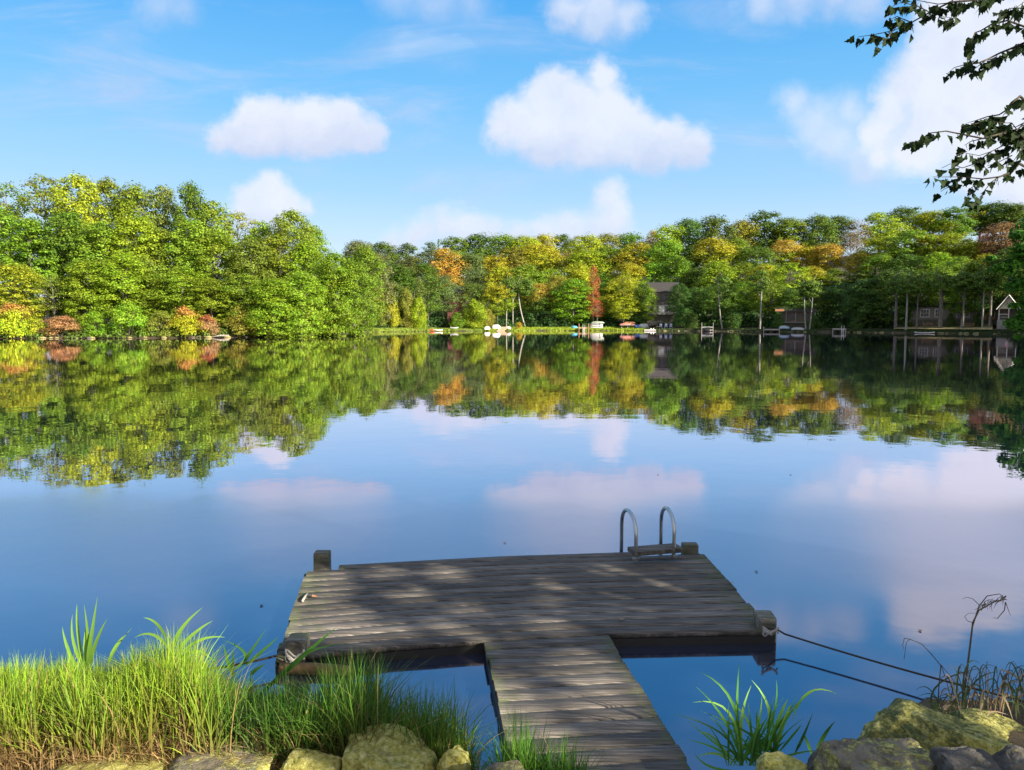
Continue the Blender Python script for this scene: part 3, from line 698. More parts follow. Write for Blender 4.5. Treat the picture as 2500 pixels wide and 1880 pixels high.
# trees on the out-of-frame right shore, whose shade falls over the right of the far bank
for i in range(15):
    a = random.uniform(.66, 1.05); r = shoreR(a) + random.uniform(3, 85); D = r * math.cos(a)
    x, y = r * math.sin(a), D
    u = 1250 + F * x / y
    if u < 2640: continue
    g = ground(x, y); H = random.uniform(18, 23)
    pr = random.choice(PROTO['round']); o = empty('broadleaf_tree', (x, y, g), random.uniform(0, 6), label='green tree on the right shore outside the photo frame', cat='tree', group='trees on the right shore beyond the frame')
    o.scale = (1.4, 1.4, H / 20)
    for nm, me_ in (('crown', pr[0]), ('trunk', pr[1])):
        c = bpy.data.objects.new(nm, me_); COL.objects.link(c); c.parent = o; c.color = (*GREENS['green'], 1)
# labels for the many trees
ORD = ['first', 'second', 'third', 'fourth', 'fifth', 'sixth', 'seventh', 'eighth', 'ninth', 'tenth', 'eleventh', 'twelfth']
groups = {}
for t in TREES:
    if t['label']: tag(t['o'], t['label'], t['cat'])
    else: groups.setdefault((t['row'], t['color']), []).append(t)
for (row, color), ts in groups.items():
    ts.sort(key=lambda t: t['u'])
    for i, t in enumerate(ts):
        if len(ts) == 1: lb = f"only {color} {t['form']} tree on the {row}"
        else: lb = f"{ORD[i]} {color} tree from the left on the {row}"
        tag(t['o'], lb, t['cat'], 'trees on the ' + row)

# leaning birch trunk at the right shore + a few visible slim trunks
def stem(u, v0, v1, off, bend, r, lb, m_=None):
    a = az_of(u); D = shoreR(a) * math.cos(a) + off
    b0 = ony(u, v0, D); t = ony(u, v1, D); g = ground(b0.x, b0.y)
    root = empty('birch_tree', (b0.x, D, g), label=lb, cat='tree')
    mb = MB(); H = t.z - g + 5; pts = []; rd = []
    for i in range(13):
        k = i / 12; pts.append((bend * (1 - (1 - k) ** 2), 0, -.3 + H * k)); rd.append(r * (1 - .6 * k))
    for k in (7, 9, 11):
        p = Vector(pts[k]); mb.tube([p, p + Vector((random.uniform(-1, 1), .3, 1.5)), p + Vector((random.uniform(-2, 2), .3, 3))], [r * .4, r * .25, .01], 5, False)
    mb.tube(pts, rd, 8, False).build('trunk', m_ or M_BIRCH, root, True)
    cm, cl = make_crown(int(u), H=H * 1.05, Rr=2.2, c0=.62, nc=16, nl=90, leaf=.4, clump=.45)
    c = link('crown', cm, M_FOL, root); c.color = (*GREENS['dark green'], 1)
stem(1764, 800, 735, 2.5, -1.1, .16, 'birch with a white trunk curving up from the right shore, right of the framed float')
stem(1855, 796, 725, 3, .2, .22, 'white-barked trunk standing left of the low dark cabin')
stem(1968, 798, 750, 2.5, -.6, .16, 'left-leaning slim grey trunk in front of the low dark cabin')
stem(1976, 798, 750, 2.5, .5, .15, 'right-leaning slim grey trunk in front of the low dark cabin')
stem(1236, 800, 740, 8, .1, .17, 'pale trunk in the dark gap behind the white and tan boats, left one')
stem(1252, 800, 740, 9, .0, .17, 'pale trunk in the dark gap behind the small golden bush')
stem(1283, 800, 740, 9, -1.8, .22, 'pale trunk leaning left in the dark gap right of the small golden bush')
stem(2295, 800, 740, 4.5, 0, .42, 'thick grey trunk on the right shore between the yellow lawn and the long cabin', M_BARK)
stem(2346, 796, 740, 5, .5, .17, 'pale slim trunk right of the thick grey trunk by the long cabin')
stem(2350, 800, 740, 5, 0, .2, 'dark slim trunk beside the pale slim trunk by the long cabin', M_BARK)
stem(2416, 800, 700, 7, 0, .26, 'dark trunk left of the cream gabled cabin', M_BARK)
stem(2398, 796, 740, 5, 0, .17, 'pale trunk at the end of the sunlit path left of the cream cabin')
stem(2186, 800, 745, 4, 0, .36, 'dark trunk at the left end of the yellow lawn', M_BARK)
stem(2238, 800, 745, 4, 0, .2, 'slim dark trunk in the middle of the yellow lawn', M_BARK)
stem(2212, 803, 745, 2, 0, .22, 'pale trunk at the water edge below the yellow lawn')

# ------------------------------------------------------------------ wooden dock
ZD = .085
def dk(u, v, z=ZD): return onz(u, v, z)
front_px = [(668, 1611), (747, 1601), (949, 1580), (1181, 1564), (1485, 1549), (1700, 1544), (1893, 1541)]
back_px = [(752, 1382), (1250, 1356), (1708, 1341)]
def along(px, n):
    P = [dk(*p) for p in px]; L_ = [0]
    for i in range(1, len(P)): L_.append(L_[-1] + (P[i] - P[i - 1]).length)
    T = np.linspace(0, L_[-1], n)
    return [Vector((np.interp(t, L_, [p.x for p in P]), np.interp(t, L_, [p.y for p in P]), ZD)) for t in T]
NSEG = 36
fr_ = along(front_px, NSEG + 1); bk_ = along(back_px, NSEG + 1)
def deck_pt(sx_, ty):
    i = min(int(sx_ * NSEG), NSEG - 1); k = sx_ * NSEG - i
    f_ = fr_[i].lerp(fr_[i + 1], k); b_ = bk_[i].lerp(bk_[i + 1], k); return f_.lerp(b_, ty)
def board_strip(mb_v, mb_f, lv, moss, p_front, p_back, seed, th=.03, edge=.15):
    """one plank: lists of matching points along front and back edge"""
    rg = random.Random(seed); n = len(p_front); k0 = len(mb_v); r = rg.random()
    for i in range(n):
        f, b = p_front[i], p_back[i]
        dz = .0012 * math.sin(i * .25 + seed) + .001 * mnoise.noise(Vector((i * .6, seed, 0)))
        jag = .0018 * mnoise.noise(Vector((i * 1.3, seed * 3.1, 5)))
        e = (b - f).normalized(); ch = .006
        prof = [(f + e * jag, -th), (f + e * jag, -ch), (f + e * (jag + ch), 0), (b - e * (ch - jag), 0), (b + e * jag, -ch), (b + e * jag, -th)]
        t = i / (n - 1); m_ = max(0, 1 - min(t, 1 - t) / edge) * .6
        for p, z in prof:
            mb_v.append((p.x, p.y, p.z + z + dz)); lv.append(r); moss.append(m_)
    for i in range(n - 1):
        for j in range(6):
            a = k0 + i * 6 + j; b = k0 + i * 6 + (j + 1) % 6
            mb_f.append((a, b, b + 6, a + 6))
    for base in (k0, k0 + (n - 1) * 6):
        mb_f.append((base, base + 1, base + 4, base + 5)); mb_f.append((base + 1, base + 2, base + 3, base + 4))
dockroot = empty('dock', (0.1, 5.6, 0), label='weathered grey T-shaped plank dock floating low on the water with a walkway to the bank', cat='dock')
def rebase(name, V, Fc, attrs, m_, parent, **k):
    o_ = Vector(parent.location); V2 = [(x - o_.x, y - o_.y, z - o_.z) for x, y, z in V]
    return link(name, npmesh(name, V2, Fc, attrs), m_, parent, **k)
V, Fc, LV, MS = [], [], [], []
NB = 14
for i in range(NB):
    t0, t1 = i / NB, (i + 1) / NB; g = .0035
    t0 += g; t1 -= g
    e0 = random.uniform(-.006, .006); e1 = random.uniform(-.006, .006)
    s0, s1 = (0.0 + max(0, e0), 1.0 - max(0, e1))
    if i == NB - 1: s0, s1 = .075, .83
    ss = [s0 + (s1 - s0) * j / NSEG for j in range(NSEG + 1)]
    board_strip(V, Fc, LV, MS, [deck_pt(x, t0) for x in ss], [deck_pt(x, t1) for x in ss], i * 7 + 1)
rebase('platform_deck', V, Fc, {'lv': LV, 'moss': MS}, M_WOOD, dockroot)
# walkway boards
V, Fc, LV, MS = [], [], [], []
wl = [dk(1183, 1565.5), dk(1227, 1769)]; wr = [dk(1485, 1550.5), dk(1621, 1769)]
dl = (wl[1] - wl[0]).normalized(); dr = (wr[1] - wr[0]).normalized()
wb = .130; nb = 18
for i in range(nb):
    a0, a1 = i * wb + .0035, (i + 1) * wb - .0035
    jl, jr = random.uniform(-.008, .008), random.uniform(-.008, .008)
    skew = .0
    L0, L1 = wl[0] + dl * a0, wl[0] + dl * a1; R0_, R1_ = wr[0] + dr * a0, wr[0] + dr * a1
    n = 12
    rise = max(0, (i - 9)) * .002
    fb = [L1.lerp(R1_, j / n) + Vector((jl * (1 - j / n) + jr * j / n, 0, rise)) for j in range(n + 1)]
    bb = [L0.lerp(R0_, j / n) + Vector((jl * (1 - j / n) + jr * j / n, 0, rise)) for j in range(n + 1)]
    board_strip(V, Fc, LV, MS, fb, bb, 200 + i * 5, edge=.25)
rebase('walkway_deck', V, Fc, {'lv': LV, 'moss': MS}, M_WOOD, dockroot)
# beams
def beam(mb, a, b, w_, z0, z1):
    a = Vector(a); b = Vector(b); d = b - a; an = math.atan2(d.y, d.x); c = (a + b) / 2
    mb.box((c.x - dockroot.location.x, c.y - dockroot.location.y, (z0 + z1) / 2), (Vector((d.x, d.y)).length, w_, z1 - z0), rz=an)
mb = MB(); ins = .03
for i in range(0, NSEG, 6):
    p, q = fr_[i], fr_[i + 6]; beam(mb, (p.x, p.y + ins, 0), (q.x, q.y + ins, 0), .05, -.10, ZD - .033)
beam(mb, bk_[0] - Vector((0, .12, 0)), bk_[-1] - Vector((0, .04, 0)), .05, -.10, ZD - .033)
beam(mb, fr_[0] + Vector((.03, .02, 0)), bk_[0] + Vector((.03, -.1, 0)), .05, -.10, ZD - .0335)
beam(mb, fr_[-1] + Vector((-.03, .02, 0)), bk_[-1] + Vector((-.03, -.05, 0)), .05, -.10, ZD - .0335)
for k in (.33, .66): beam(mb, deck_pt(k, .03), deck_pt(k, .97), .2, -.10, ZD - .036)
mb.build('frame', M_BEAM, dockroot)
mb = MB()
for (st, d_, sg) in ((wl[0], dl, .025), (wr[0], dr, -.025)):
    beam(mb, st + Vector((sg, 0, 0)), st + d_ * 2.4 + Vector((sg, 0, 0)), .045, -.10, ZD - .032)
mb.build('walkway_stringer', M_BEAM, dockroot)
# mossy end log under the near-left corner
mb = MB(); p = dk(690, 1640, .03) - dockroot.location
mb.tube([p + Vector((-.03, .05, 0)), p + Vector((.18, .045, -.005)), p + Vector((.42, .02, -.005))], [.035, .038, .030], 10)
mb.build('end_log', M_ROCKY if False else simple('orange rotting log', (.17, .11, .045), .85, var=.8, scale=14, bump=.8), dockroot, True)
def post(u, v, wx, wy, h, tw=0, m_=M_POST, below=.2, sink=0):
    p = dk(u, v) - dockroot.location
    mb = MB(); mb.box((p.x, p.y + wy / 2, p.z + (h - below) / 2 ), (wx, wy, h + below), rz=tw, bev=.014)
    bm = mb.bm
    for vv in bm.verts:
        vv.co += Vector((mnoise.noise(vv.co * 9) * .006, mnoise.noise(vv.co * 9 + Vector((5, 5, 5))) * .006, 0))
    me = mb.mesh('post')
    a = me.attributes.new('lv', 'FLOAT', 'POINT'); a.data.foreach_set('value', [random.random()] * len(me.vertices))
    a = me.attributes.new('moss', 'FLOAT', 'POINT'); a.data.foreach_set('value', [.55] * len(me.vertices))
    return link('post', me, m_, dockroot)
post(783, 1384, .13, .11, .115, .03)
post(1687, 1347, .14, .11, .06, -.02)
post(1876, 1538, .12, .15, .08, -.03)
post(720, 1603, .12, .14, .095, .05)
# small clutter on deck: stick, leaves
def stick(p0, p1, r, m_, name, lb, cat):
    o = empty(name, p0, label=lb, cat=cat)
    o2 = MB().tube([Vector((0, 0, 0)), (Vector(p1) - Vector(p0)) * .5 + Vector((0, 0, r * .6)), Vector(p1) - Vector(p0)], [r, r * .8, r * .3], 6).mesh(name)
    bpy.data.objects.remove(o); o = link(name, o2, m_, None, True, label=lb, cat=cat); o.location = p0; return o
M_STICK = simple('bleached stick', (.42, .38, .32), .8, scale=20)
stick(dk(738, 1468, ZD + .012), dk(752, 1447, ZD + .012), .010, M_STICK, 'stick', 'short bleached stick lying at the left edge of the dock', 'stick')
M_DEAD = simple('dry fallen leaf', (.40, .20, .09), .7, scale=30)
def leaf_mesh(sz, lob=5, curl=.2, seed=0):
    """flat small leaf with toothed outline, stalk at origin, pointing +x"""
    pts = [(0, 0), (.12, .30), (.05, .42), (.28, .40), (.42, .34), (.50, .22), (.70, .20), (.74, .10), (1.0, 0)]
    rg = random.Random(seed); pts = [(x, y * rg.uniform(.85, 1.15)) for x, y in pts]
    v = []; 
    for x, y in pts: v.append((x * sz, y * sz, -curl * sz * (x * x) * .6 + .12 * sz * abs(y)))
    mid = [(x * sz, 0, -curl * sz * x * x * .6) for x, y in pts]
    low = [(x * sz, -y * sz * rg.uniform(.85, 1.15), -curl * sz * (x * x) * .6 + .12 * sz * abs(y)) for x, y in pts]
    return v, mid, low
for (u, v, rz, lb) in [(760, 1455, .3, 'tiny orange dead leaf lying beside the bleached stick on the dock'), (1787, 1423, 1.2, 'small curled dead leaf on the right edge of the dock'), (1522, 1512, 2.3, 'dry leaf lying on the boards near the front of the dock')]:
    a, b_, c_ = leaf_mesh(.05, seed=u); VV = a + b_ + c_; n = len(a); FF = []
    for i in range(n - 1): FF += [(i, i + 1, n + i + 1, n + i), (n + i, n + i + 1, 2 * n + i + 1, 2 * n + i)]
    o = link('fallen_leaf', npmesh('fallen_leaf', VV, FF), M_DEAD, label=lb, cat='leaf'); o.location = dk(u, v, ZD + .02); o.rotation_euler = (.1, .1, rz)

# ------------------------------------------------------------------ swim ladder
lad = empty('swim_ladder', dk(1580, 1350), label='steel swim ladder with two arched handrails at the far right end of the dock', cat='ladder')
base = lad.location
zp = ZD + .045
def loop(uf, vf, un, vn, vt):
    pf = dk(uf, vf); pn = onz(un, vn, zp)
    d = pn.y
    # height from the top pixel, arch top midway
    mid = (pf + pn) / 2
    zt = ony((uf + un) / 2, vt, mid.y).z - .015
    pts = [Vector((pf.x, pf.y, -.35)), Vector((pf.x, pf.y, zt - .30))]
    for i in range(11):
        a = math.pi * i / 10
        c = pf.lerp(pn, .5 - .5 * math.cos(a)); z = zt - .17 + .17 * math.sin(a) ** .9 - (.10 if False else 0)
        pts.append(Vector((c.x, c.y, z)))
    pts.append(Vector((pn.x, pn.y, zt - .34))); pts.append(Vector((pn.x, pn.y, zp - .01)))
    mb = MB(); mb.tube([p - base for p in pts], .0165, 14); mb.build('handrail', M_STEEL, lad, True)
loop(1517, 1343, 1552, 1366, 1243); loop(1613, 1337, 1645, 1359, 1238)
p0 = onz(1544, 1371, zp); p1 = onz(1663, 1361, zp)
mb = MB(); d = p1 - p0; c = (p0 + p1) / 2 - base
mb.box((c.x, c.y + .075, ZD + .0215), (d.length, .16, .039), rz=math.atan2(d.y, d.x), bev=.004)
me = mb.mesh('base_plank'); a = me.attributes.new('lv', 'FLOAT', 'POINT'); a.data.foreach_set('value', [.3] * len(me.vertices))
link('base_plank', me, M_WOOD, lad)
mb = MB()
for (u, v) in ((1552, 1366), (1645, 1359)):
    q = onz(u, v, zp) - base; mb.tube([q + Vector((0, 0, -.004)), q + Vector((0, 0, .012))], .03, 14)
mb.build('flange', M_STEEL, lad, False)
mb = MB()
a_ = dk(1517, 1343) - base; b_ = dk(1613, 1337) - base
for z in (-.12, -.3): mb.tube([Vector((a_.x, a_.y, z)), Vector((b_.x, b_.y, z))], .014, 8)
mb.build('rung', M_STEEL, lad, True)

# ------------------------------------------------------------------ ropes
M_ROPE = simple('dark wet rope', (.035, .03, .028), .8, scale=60)
def rope(pts, r, lb):
    P = [Vector(p) for p in pts]; o = Vector(P[0]); mb = MB(); mb.tube([p - o for p in P], r, 8)
    ob = mb.build('mooring_rope', M_ROPE, None, True, label=lb, cat='rope'); ob.location = o; return ob
def sag(a, b, s_, n=14): return [a.lerp(b, i / n) - Vector((0, 0, s_ * 4 * (i / n) * (1 - i / n))) for i in range(n + 1)]
rA = dk(1916, 1548, ZD); 
rope([dk(1872, 1532, ZD + .05), dk(1896, 1536, ZD + .02)] + sag(rA, onz(2540, 1722, .09), .015), .006, 'dark mooring rope running from the near right dock post to the right bank')
rope([dk(700, 1595, ZD + .02)] + sag(dk(690, 1597, ZD), onz(470, 1640, .10), .01), .007, 'dark mooring rope running from the near left dock post into the grass')
mb = MB(); p = dk(1880, 1545, ZD + .03); 
for k in range(3): 
    mb.tube([Vector((.05 * math.cos(t), -.012 + .012 * math.sin(t), .012 * k + .02 * math.sin(t * 2 + k))) for t in [j * .6 for j in range(9)]], .006, 6)
ob = mb.build('rope_knot', simple('frayed pale rope', (.34, .32, .30), .9, scale=50), None, True, label='frayed pale rope knot tied round the near right dock post', cat='rope'); ob.location = p
mb = MB()
for k in range(3):
    mb.tube([Vector((.055 * math.cos(t), -.02 + .02 * math.sin(t), .015 * k + .03 * math.sin(t * 2 + k))) for t in [j * .6 for j in range(9)]], .006, 6)
ob = mb.build('rope_knot', bpy.data.materials['frayed pale rope'], None, True, label='frayed rope knot and loop tied round the near left dock post', cat='rope'); ob.location = dk(722, 1606, ZD + .03)

# ------------------------------------------------------------------ boulders on the near bank
def boulder(u0, u1, v0, v1, d, m_, lb, seed, flat=1.0, tilt=0, depth=None, planes=9, cat='boulder'):
    """fills the pixel box with its centre at distance d (metres forward)"""
    c = ony((u0 + u1) / 2, (v0 + v1) / 2, d); k = d / F * 1.02
    a = (u1 - u0) / 2 * k; h = (v1 - v0) / 2 * k; b_ = depth or a * .75
    bm = bmesh.new(); bmesh.ops.create_icosphere(bm, subdivisions=5, radius=1)
    rg = random.Random(seed); off = Vector((seed * 3.7, seed * 1.3, 0))
    pl = []
    for i in range(planes):
        n = Vector((rg.gauss(0, 1), rg.gauss(0, 1), rg.gauss(0, .7))).normalized(); pl.append((n, rg.uniform(.62, .88)))
    pl.append((Vector((rg.uniform(-.15, .15), rg.uniform(-.25, .05), 1)).normalized(), .70 * flat))
    for vv in bm.verts:
        p = vv.co.copy(); 
        p = Vector([math.copysign(abs(x) ** .8, x) for x in p])
        for n, dd in pl:
            e = p.dot(n) - dd
            if e > 0: p -= n * e * .88
        n = p.normalized()
        p += n * (.10 * mnoise.noise(p * 1.6 + off) + .045 * mnoise.noise(p * 4.5 + off) + .022 * mnoise.noise(p * 11 + off) + .012 * mnoise.noise(p * 26 + off) - .05 * max(0, .12 - abs(mnoise.noise(p * 2.4 + off * 2))) / .12)
        vv.co = Vector((p.x * a * 1.12, p.y * b_, p.z * h * 1.2))
    me = bpy.data.meshes.new('boulder'); bm.to_mesh(me); bm.free()
    o = link('boulder', me, m_, None, True, label=lb, cat=cat); o.location = c; o.rotation_euler = (0, tilt, rg.uniform(-.2, .2)); return o
boulder(140, 440, 1845, 1990, 3.02, M_ROCKY, 'long flat yellow-lichened boulder at the bottom left below the sunlit grass', 1, tilt=-.03)
boulder(415, 690, 1834, 1990, 3.0, M_ROCKM, 'grey boulder with yellow lichen patches, bottom edge, left of the tan wedge-shaped stone', 2, tilt=-.04)
boulder(690, 835, 1834, 1960, 2.95, M_ROCKY, 'tan wedge-shaped stone left of the biggest yellow boulder', 3, flat=.9, tilt=.25)
boulder(790, 870, 1825, 1950, 3.05, M_ROCKD, 'small grey stone wedged behind the tan stone and the biggest yellow boulder', 4)
boulder(822, 1092, 1778, 1990, 2.98, M_ROCKY, 'biggest yellow-lichened boulder, bottom edge left of the walkway', 5, flat=.72, tilt=.06)
boulder(1070, 1155, 1822, 1930, 2.95, M_ROCKY, 'small rounded boulder touching the right side of the biggest yellow boulder', 6)
boulder(1180, 1300, 1866, 1960, 2.75, M_ROCKM, 'low grey-green lichened stone at the bottom beside the start of the walkway', 7)
boulder(1852, 1972, 1838, 1950, 3.05, M_ROCKY, 'pale yellow rounded stone at the bottom between the sedge tuft and the mossy boulders', 8)
boulder(1950, 2060, 1835, 1960, 3.15, M_ROCKD, 'dark grey stone behind the pale yellow rounded stone', 9)
boulder(1990, 2290, 1806, 1985, 3.1, M_ROCKM, 'lichen-speckled grey boulder at the front of the right pile', 10, tilt=.12)
boulder(2080, 2470, 1736, 1925, 3.5, M_ROCKMO, 'largest mossy boulder on the right with a rounded top beside the ropes', 11, tilt=.18, flat=1.1)
boulder(2290, 2580, 1760, 1960, 3.55, M_ROCKMO, 'sloping mossy slab behind the largest mossy boulder at the right edge', 12, tilt=.32)
boulder(2255, 2480, 1838, 2010, 2.95, M_ROCKD, 'dark smooth stone at the bottom right below the largest mossy boulder', 13)
boulder(2420, 2600, 1840, 2010, 2.9, M_ROCKD, 'dark stone cut by the bottom right corner', 14)

# ------------------------------------------------------------------ grass
def blades(B, H, LD, LA, W, C0, C1, seg=5, curl=1.0, twist=None):
    """B base (n,3); H heights; LD lean dir angle; LA lean amount; W width; colours (n,3)"""
    n = len(B); ang = rng.uniform(0, 2 * np.pi, n)
    wx, wy = np.cos(ang), np.sin(ang); V = []; C = []
    for i in range(seg + 1):
        t = i / seg
        hx = LA * H * (t ** 2) ; z = H * (t - curl * .5 * LA * t ** 3 * .8)
        p = B + np.stack([np.cos(LD) * hx, np.sin(LD) * hx, z], 1)
        wd = W * (1 - t ** 1.8) * (.6 + .8 * min(1, t * 3)) * .5 + 1e-4
        V.append(p + np.stack([wx * wd, wy * wd, 0 * wd], 1)); V.append(p - np.stack([wx * wd, wy * wd, 0 * wd], 1))
        c = C0 * (1 - t) + C1 * t if False else C0 + (C1 - C0) * np.clip((t - .25) * 2.0, 0, 1)
        c4 = np.concatenate([c, np.ones((n, 1))], 1); C += [c4, c4]
    m = 2 * (seg + 1)
    V = np.stack(V, 1).reshape(-1, 3); C = np.stack(C, 1).reshape(-1, 4)
    k = (np.arange(n) * m)[:, None]; fs = []
    for i in range(seg): fs.append(np.stack([k[:, 0] + 2 * i, k[:, 0] + 2 * i + 1, k[:, 0] + 2 * i + 3, k[:, 0] + 2 * i + 2], 1))
    return V, np.stack(fs, 1).reshape(-1, 4), C
CONT = [(-120, 1640), (-20, 1625), (40, 1590), (110, 1590), (180, 1580), (240, 1600), (300, 1590), (345, 1560), (390, 1525), (440, 1515), (490, 1540), (540, 1610), (600, 1650), (660, 1650), (720, 1640), (770, 1650), (805, 1600), (850, 1560), (900, 1565), (935, 1600), (955, 1680), (985, 1650), (1030, 1635), (1080, 1655), (1120, 1660), (1140, 1730), (1165, 1800), (1185, 1850)]
CONT2 = [(1195, 1850), (1225, 1770), (1260, 1715), (1300, 1712), (1325, 1760), (1345, 1790), (1380, 1775), (1410, 1800), (1440, 1850), (1470, 1875)]
GR = []
def grass_field(n, cont, ymin, ymax, ulo, uhi, name, label, pal, strawf, hscale=1.0, wid=.0045, lo=.45, dfn=None):
    B, H, LD, LA, W, C0, C1 = [], [], [], [], [], [], []
    cu = [a for a, b in cont]; cv = [b for a, b in cont]
    tries = 0
    while len(B) < n and tries < n * 12:
        tries += 1
        y = random.uniform(ymin, ymax); u = random.uniform(ulo, uhi)
        x = (u - 1250) / F * y * 1.02
        d = shoreY(x) - y
        if d < -.12: continue
        # clumpiness
        cn = mnoise.noise(Vector((x * 5, y * 5, 3)))
        if random.random() > .55 + cn * 1.3: continue
        z = bankz(x, y)
        uu, vv, dd = proj((x, y, z))
        vt = float(np.interp(uu, cu, cv)) + (34 * mnoise.noise(Vector((uu * .022, y * 2, 0))) + 26 * mnoise.noise(Vector((uu * .07, y * 3, 5))))
        top = ony(uu, vt, y).z; h = (top - z) * random.uniform(lo, 1.03) * hscale
        if h < .06: continue
        h = min(h, .85)
        B.append((x, y, z - .02)); H.append(h); LD.append(random.uniform(0, 6.28)); LA.append(abs(random.gauss(.2, .26)))
        W.append(wid * random.uniform(.6, 1.5))
        zone = float(np.interp(uu, [-100, 480, 560, 900, 960, 1200], [1.0, 1.0, .0, .0, .15, .1]))
        pr = random.random(); dead = random.random() < strawf
        if dead:
            c = np.array([.42, .29, .13]) * random.uniform(.5, 1.2); h0 = c * .8; tall_ = random.random() < .22; H[-1] *= random.uniform(.8, 1.12) if tall_ else random.uniform(.35, .8); LA[-1] += random.uniform(0, .2) if tall_ else random.uniform(.1, .9)
            C0.append(h0); C1.append(c)
        else:
            g = np.array(pal[0]) * (1 - zone) + np.array(pal[1]) * zone; cn2 = mnoise.noise(Vector((x * 2.6, y * 2.6, 9))); g = g * (1 + .5 * cn2) * np.array([1 - .35 * max(0, -cn2), 1, 1]) * random.uniform(.55, 1.3) * np.array([random.uniform(.8, 1.25), 1, 1])
            s0 = np.array([.30, .20, .08]) * random.uniform(.6, 1.1); C0.append(s0 * (.35 + .65 * zone) + g * (1 - (.35 + .65 * zone)) * .6); C1.append(g)
    a = [np.array(q) for q in (B, H, LD, LA, W, C0, C1)]
    V, Fq, C = blades(*a)
    link(name, npmesh(name, V, Fq, {'bc': C}), M_BLADE, label=label, cat='grass', kind='stuff')
PAL = [(.08, .19, .022), (.25, .40, .03)]
grass_field(19000, CONT, 3.02, 4.25, -110, 560, 'grass', 'thick sunlit yellow-green bank grass on the lower left with straw at its base', PAL, .27, lo=.28)
grass_field(10500, CONT, 3.02, 4.0, 540, 1165, 'grass', 'darker green bank grass between the left tuft and the walkway', PAL, .24, lo=.28)
grass_field(1700, CONT2, 2.85, 3.14, 1195, 1470, 'grass', 'short green grass tufts growing in front of the walkway', [(.07, .21, .02), (.14, .30, .02)], .08)
# straw litter: short bent dead stems along the bank foot
B, H, LD, LA, W, C0, C1 = [], [], [], [], [], [], []
for i in range(5200):
    u = random.uniform(-100, 1120); y = random.uniform(3.0, 3.5); x = (u - 1250) / F * y
    if shoreY(x) - y < .02: continue
    z = bankz(x, y); c = np.array([.50, .33, .15]) * random.uniform(.35, 1.25)
    B.append((x, y, z)); H.append(random.uniform(.06, .22)); LD.append(random.uniform(0, 6.28)); LA.append(random.uniform(.3, 1.5)); W.append(random.uniform(.002, .005)); C0.append(c * .8); C1.append(c)
V, Fq, C = blades(*[np.array(q) for q in (B, H, LD, LA, W, C0, C1)])
link('straw', npmesh('straw', V, Fq, {'bc': C}), M_BLADE, label='tangled dead straw at the foot of the bank grass above the boulders', cat='straw', kind='stuff')

def ribbon(pts, w_, col, V, Fc, C, side=Vector((1, .2, 0)), col1=None):
    """broad leaf along pts"""
    k0 = len(V); n = len(pts)
    for i, p in enumerate(pts):
        t = i / (n - 1); ww = w_ * .5 * min(1, .25 + t * 3) * (1 - max(0, (t - .35) / .65) ** 1.6) + .0003
        tg = (pts[min(i + 1, n - 1)] - pts[max(i - 1, 0)]).normalized(); sd = tg.cross(Vector((0, -1, .25))).normalized()
        c = col if col1 is None else tuple(col[j] + (col1[j] - col[j]) * t for j in range(3))
        for q in (p - sd * ww, p + Vector((0, .15 * ww, -.25 * ww)), p + sd * ww): V.append(tuple(q)); C.append((*c, 1))
    for i in range(n - 1):
        a = k0 + 3 * i; Fc.append((a, a + 1, a + 4, a + 3)); Fc.append((a + 1, a + 2, a + 5, a + 4))
def bez(a, b, c, n=9): return [a * (1 - t) ** 2 + b * 2 * t * (1 - t) + c * t * t for t in [i / (n - 1) for i in range(n)]]
def reed(name, lb, leaves, D, base_uv, col, w_, cat='reed', stemw=None, stempts=None):
    V, Fc, C = [], [], []
    b0 = ony(*base_uv, D)
    for lf in leaves:
        (ub, vb), (um, vm), (ut, vt) = lf[:3]; ww = lf[3] if len(lf) > 3 else 1; cc = lf[4] if len(lf) > 4 else col
        dy = random.uniform(-.10, .10)
        a, m_, c = ony(ub, vb, D), ony(um, vm, D + dy * .6), ony(ut, vt, D + dy)
        t_ = random.uniform(.8, 1.2); cc = tuple(x * t_ for x in cc)
        ctrl = m_ * 2 - (a + c) / 2
        ribbon([p - b0 for p in bez(a, ctrl, c)], w_ * ww, tuple(x * .7 for x in cc), V, Fc, C, col1=cc)
    o = link(name, npmesh(name, V, Fc, {'bc': C}), M_BLADE, label=lb, cat=cat); o.location = b0; return o
G1 = (.22, .42, .06); G2 = (.08, .22, .035)
reed('reed', 'tall reed with upright broad leaves rising left of the bank grass', [((205, 1640), (190, 1540), (188, 1475)), ((210, 1640), (180, 1570), (177, 1500)), ((212, 1630), (222, 1560), (238, 1457), 1.3), ((215, 1640), (215, 1560), (205, 1475)), ((218, 1640), (232, 1575), (262, 1510), 1.2), ((200, 1650), (168, 1590), (152, 1530), 1.2), ((205, 1640), (196, 1600), (193, 1530)), ((212, 1650), (208, 1580), (212, 1520), 1.4)], 3.75, (208, 1660), G1, .017)
reed('reed', 'reed with long slanting leaves on top of the highest grass mound', [((420, 1600), (440, 1540), (495, 1483), 1.3), ((425, 1600), (470, 1550), (520, 1515), 1.1), ((410, 1570), (385, 1525), (350, 1508), .9), ((415, 1590), (375, 1550), (328, 1557), .9), ((440, 1600), (490, 1562), (550, 1556), .9), ((435, 1620), (480, 1590), (520, 1615), 1), ((400, 1620), (440, 1600), (476, 1640), 1.2)], 3.72, (420, 1630), G1, .016)
reed('reed', 'reed leaning right beside the highest grass mound', [((262, 1620), (285, 1575), (310, 1548), 1.1), ((265, 1630), (282, 1585), (322, 1533), .7)], 3.8, (262, 1640), G1, .015)
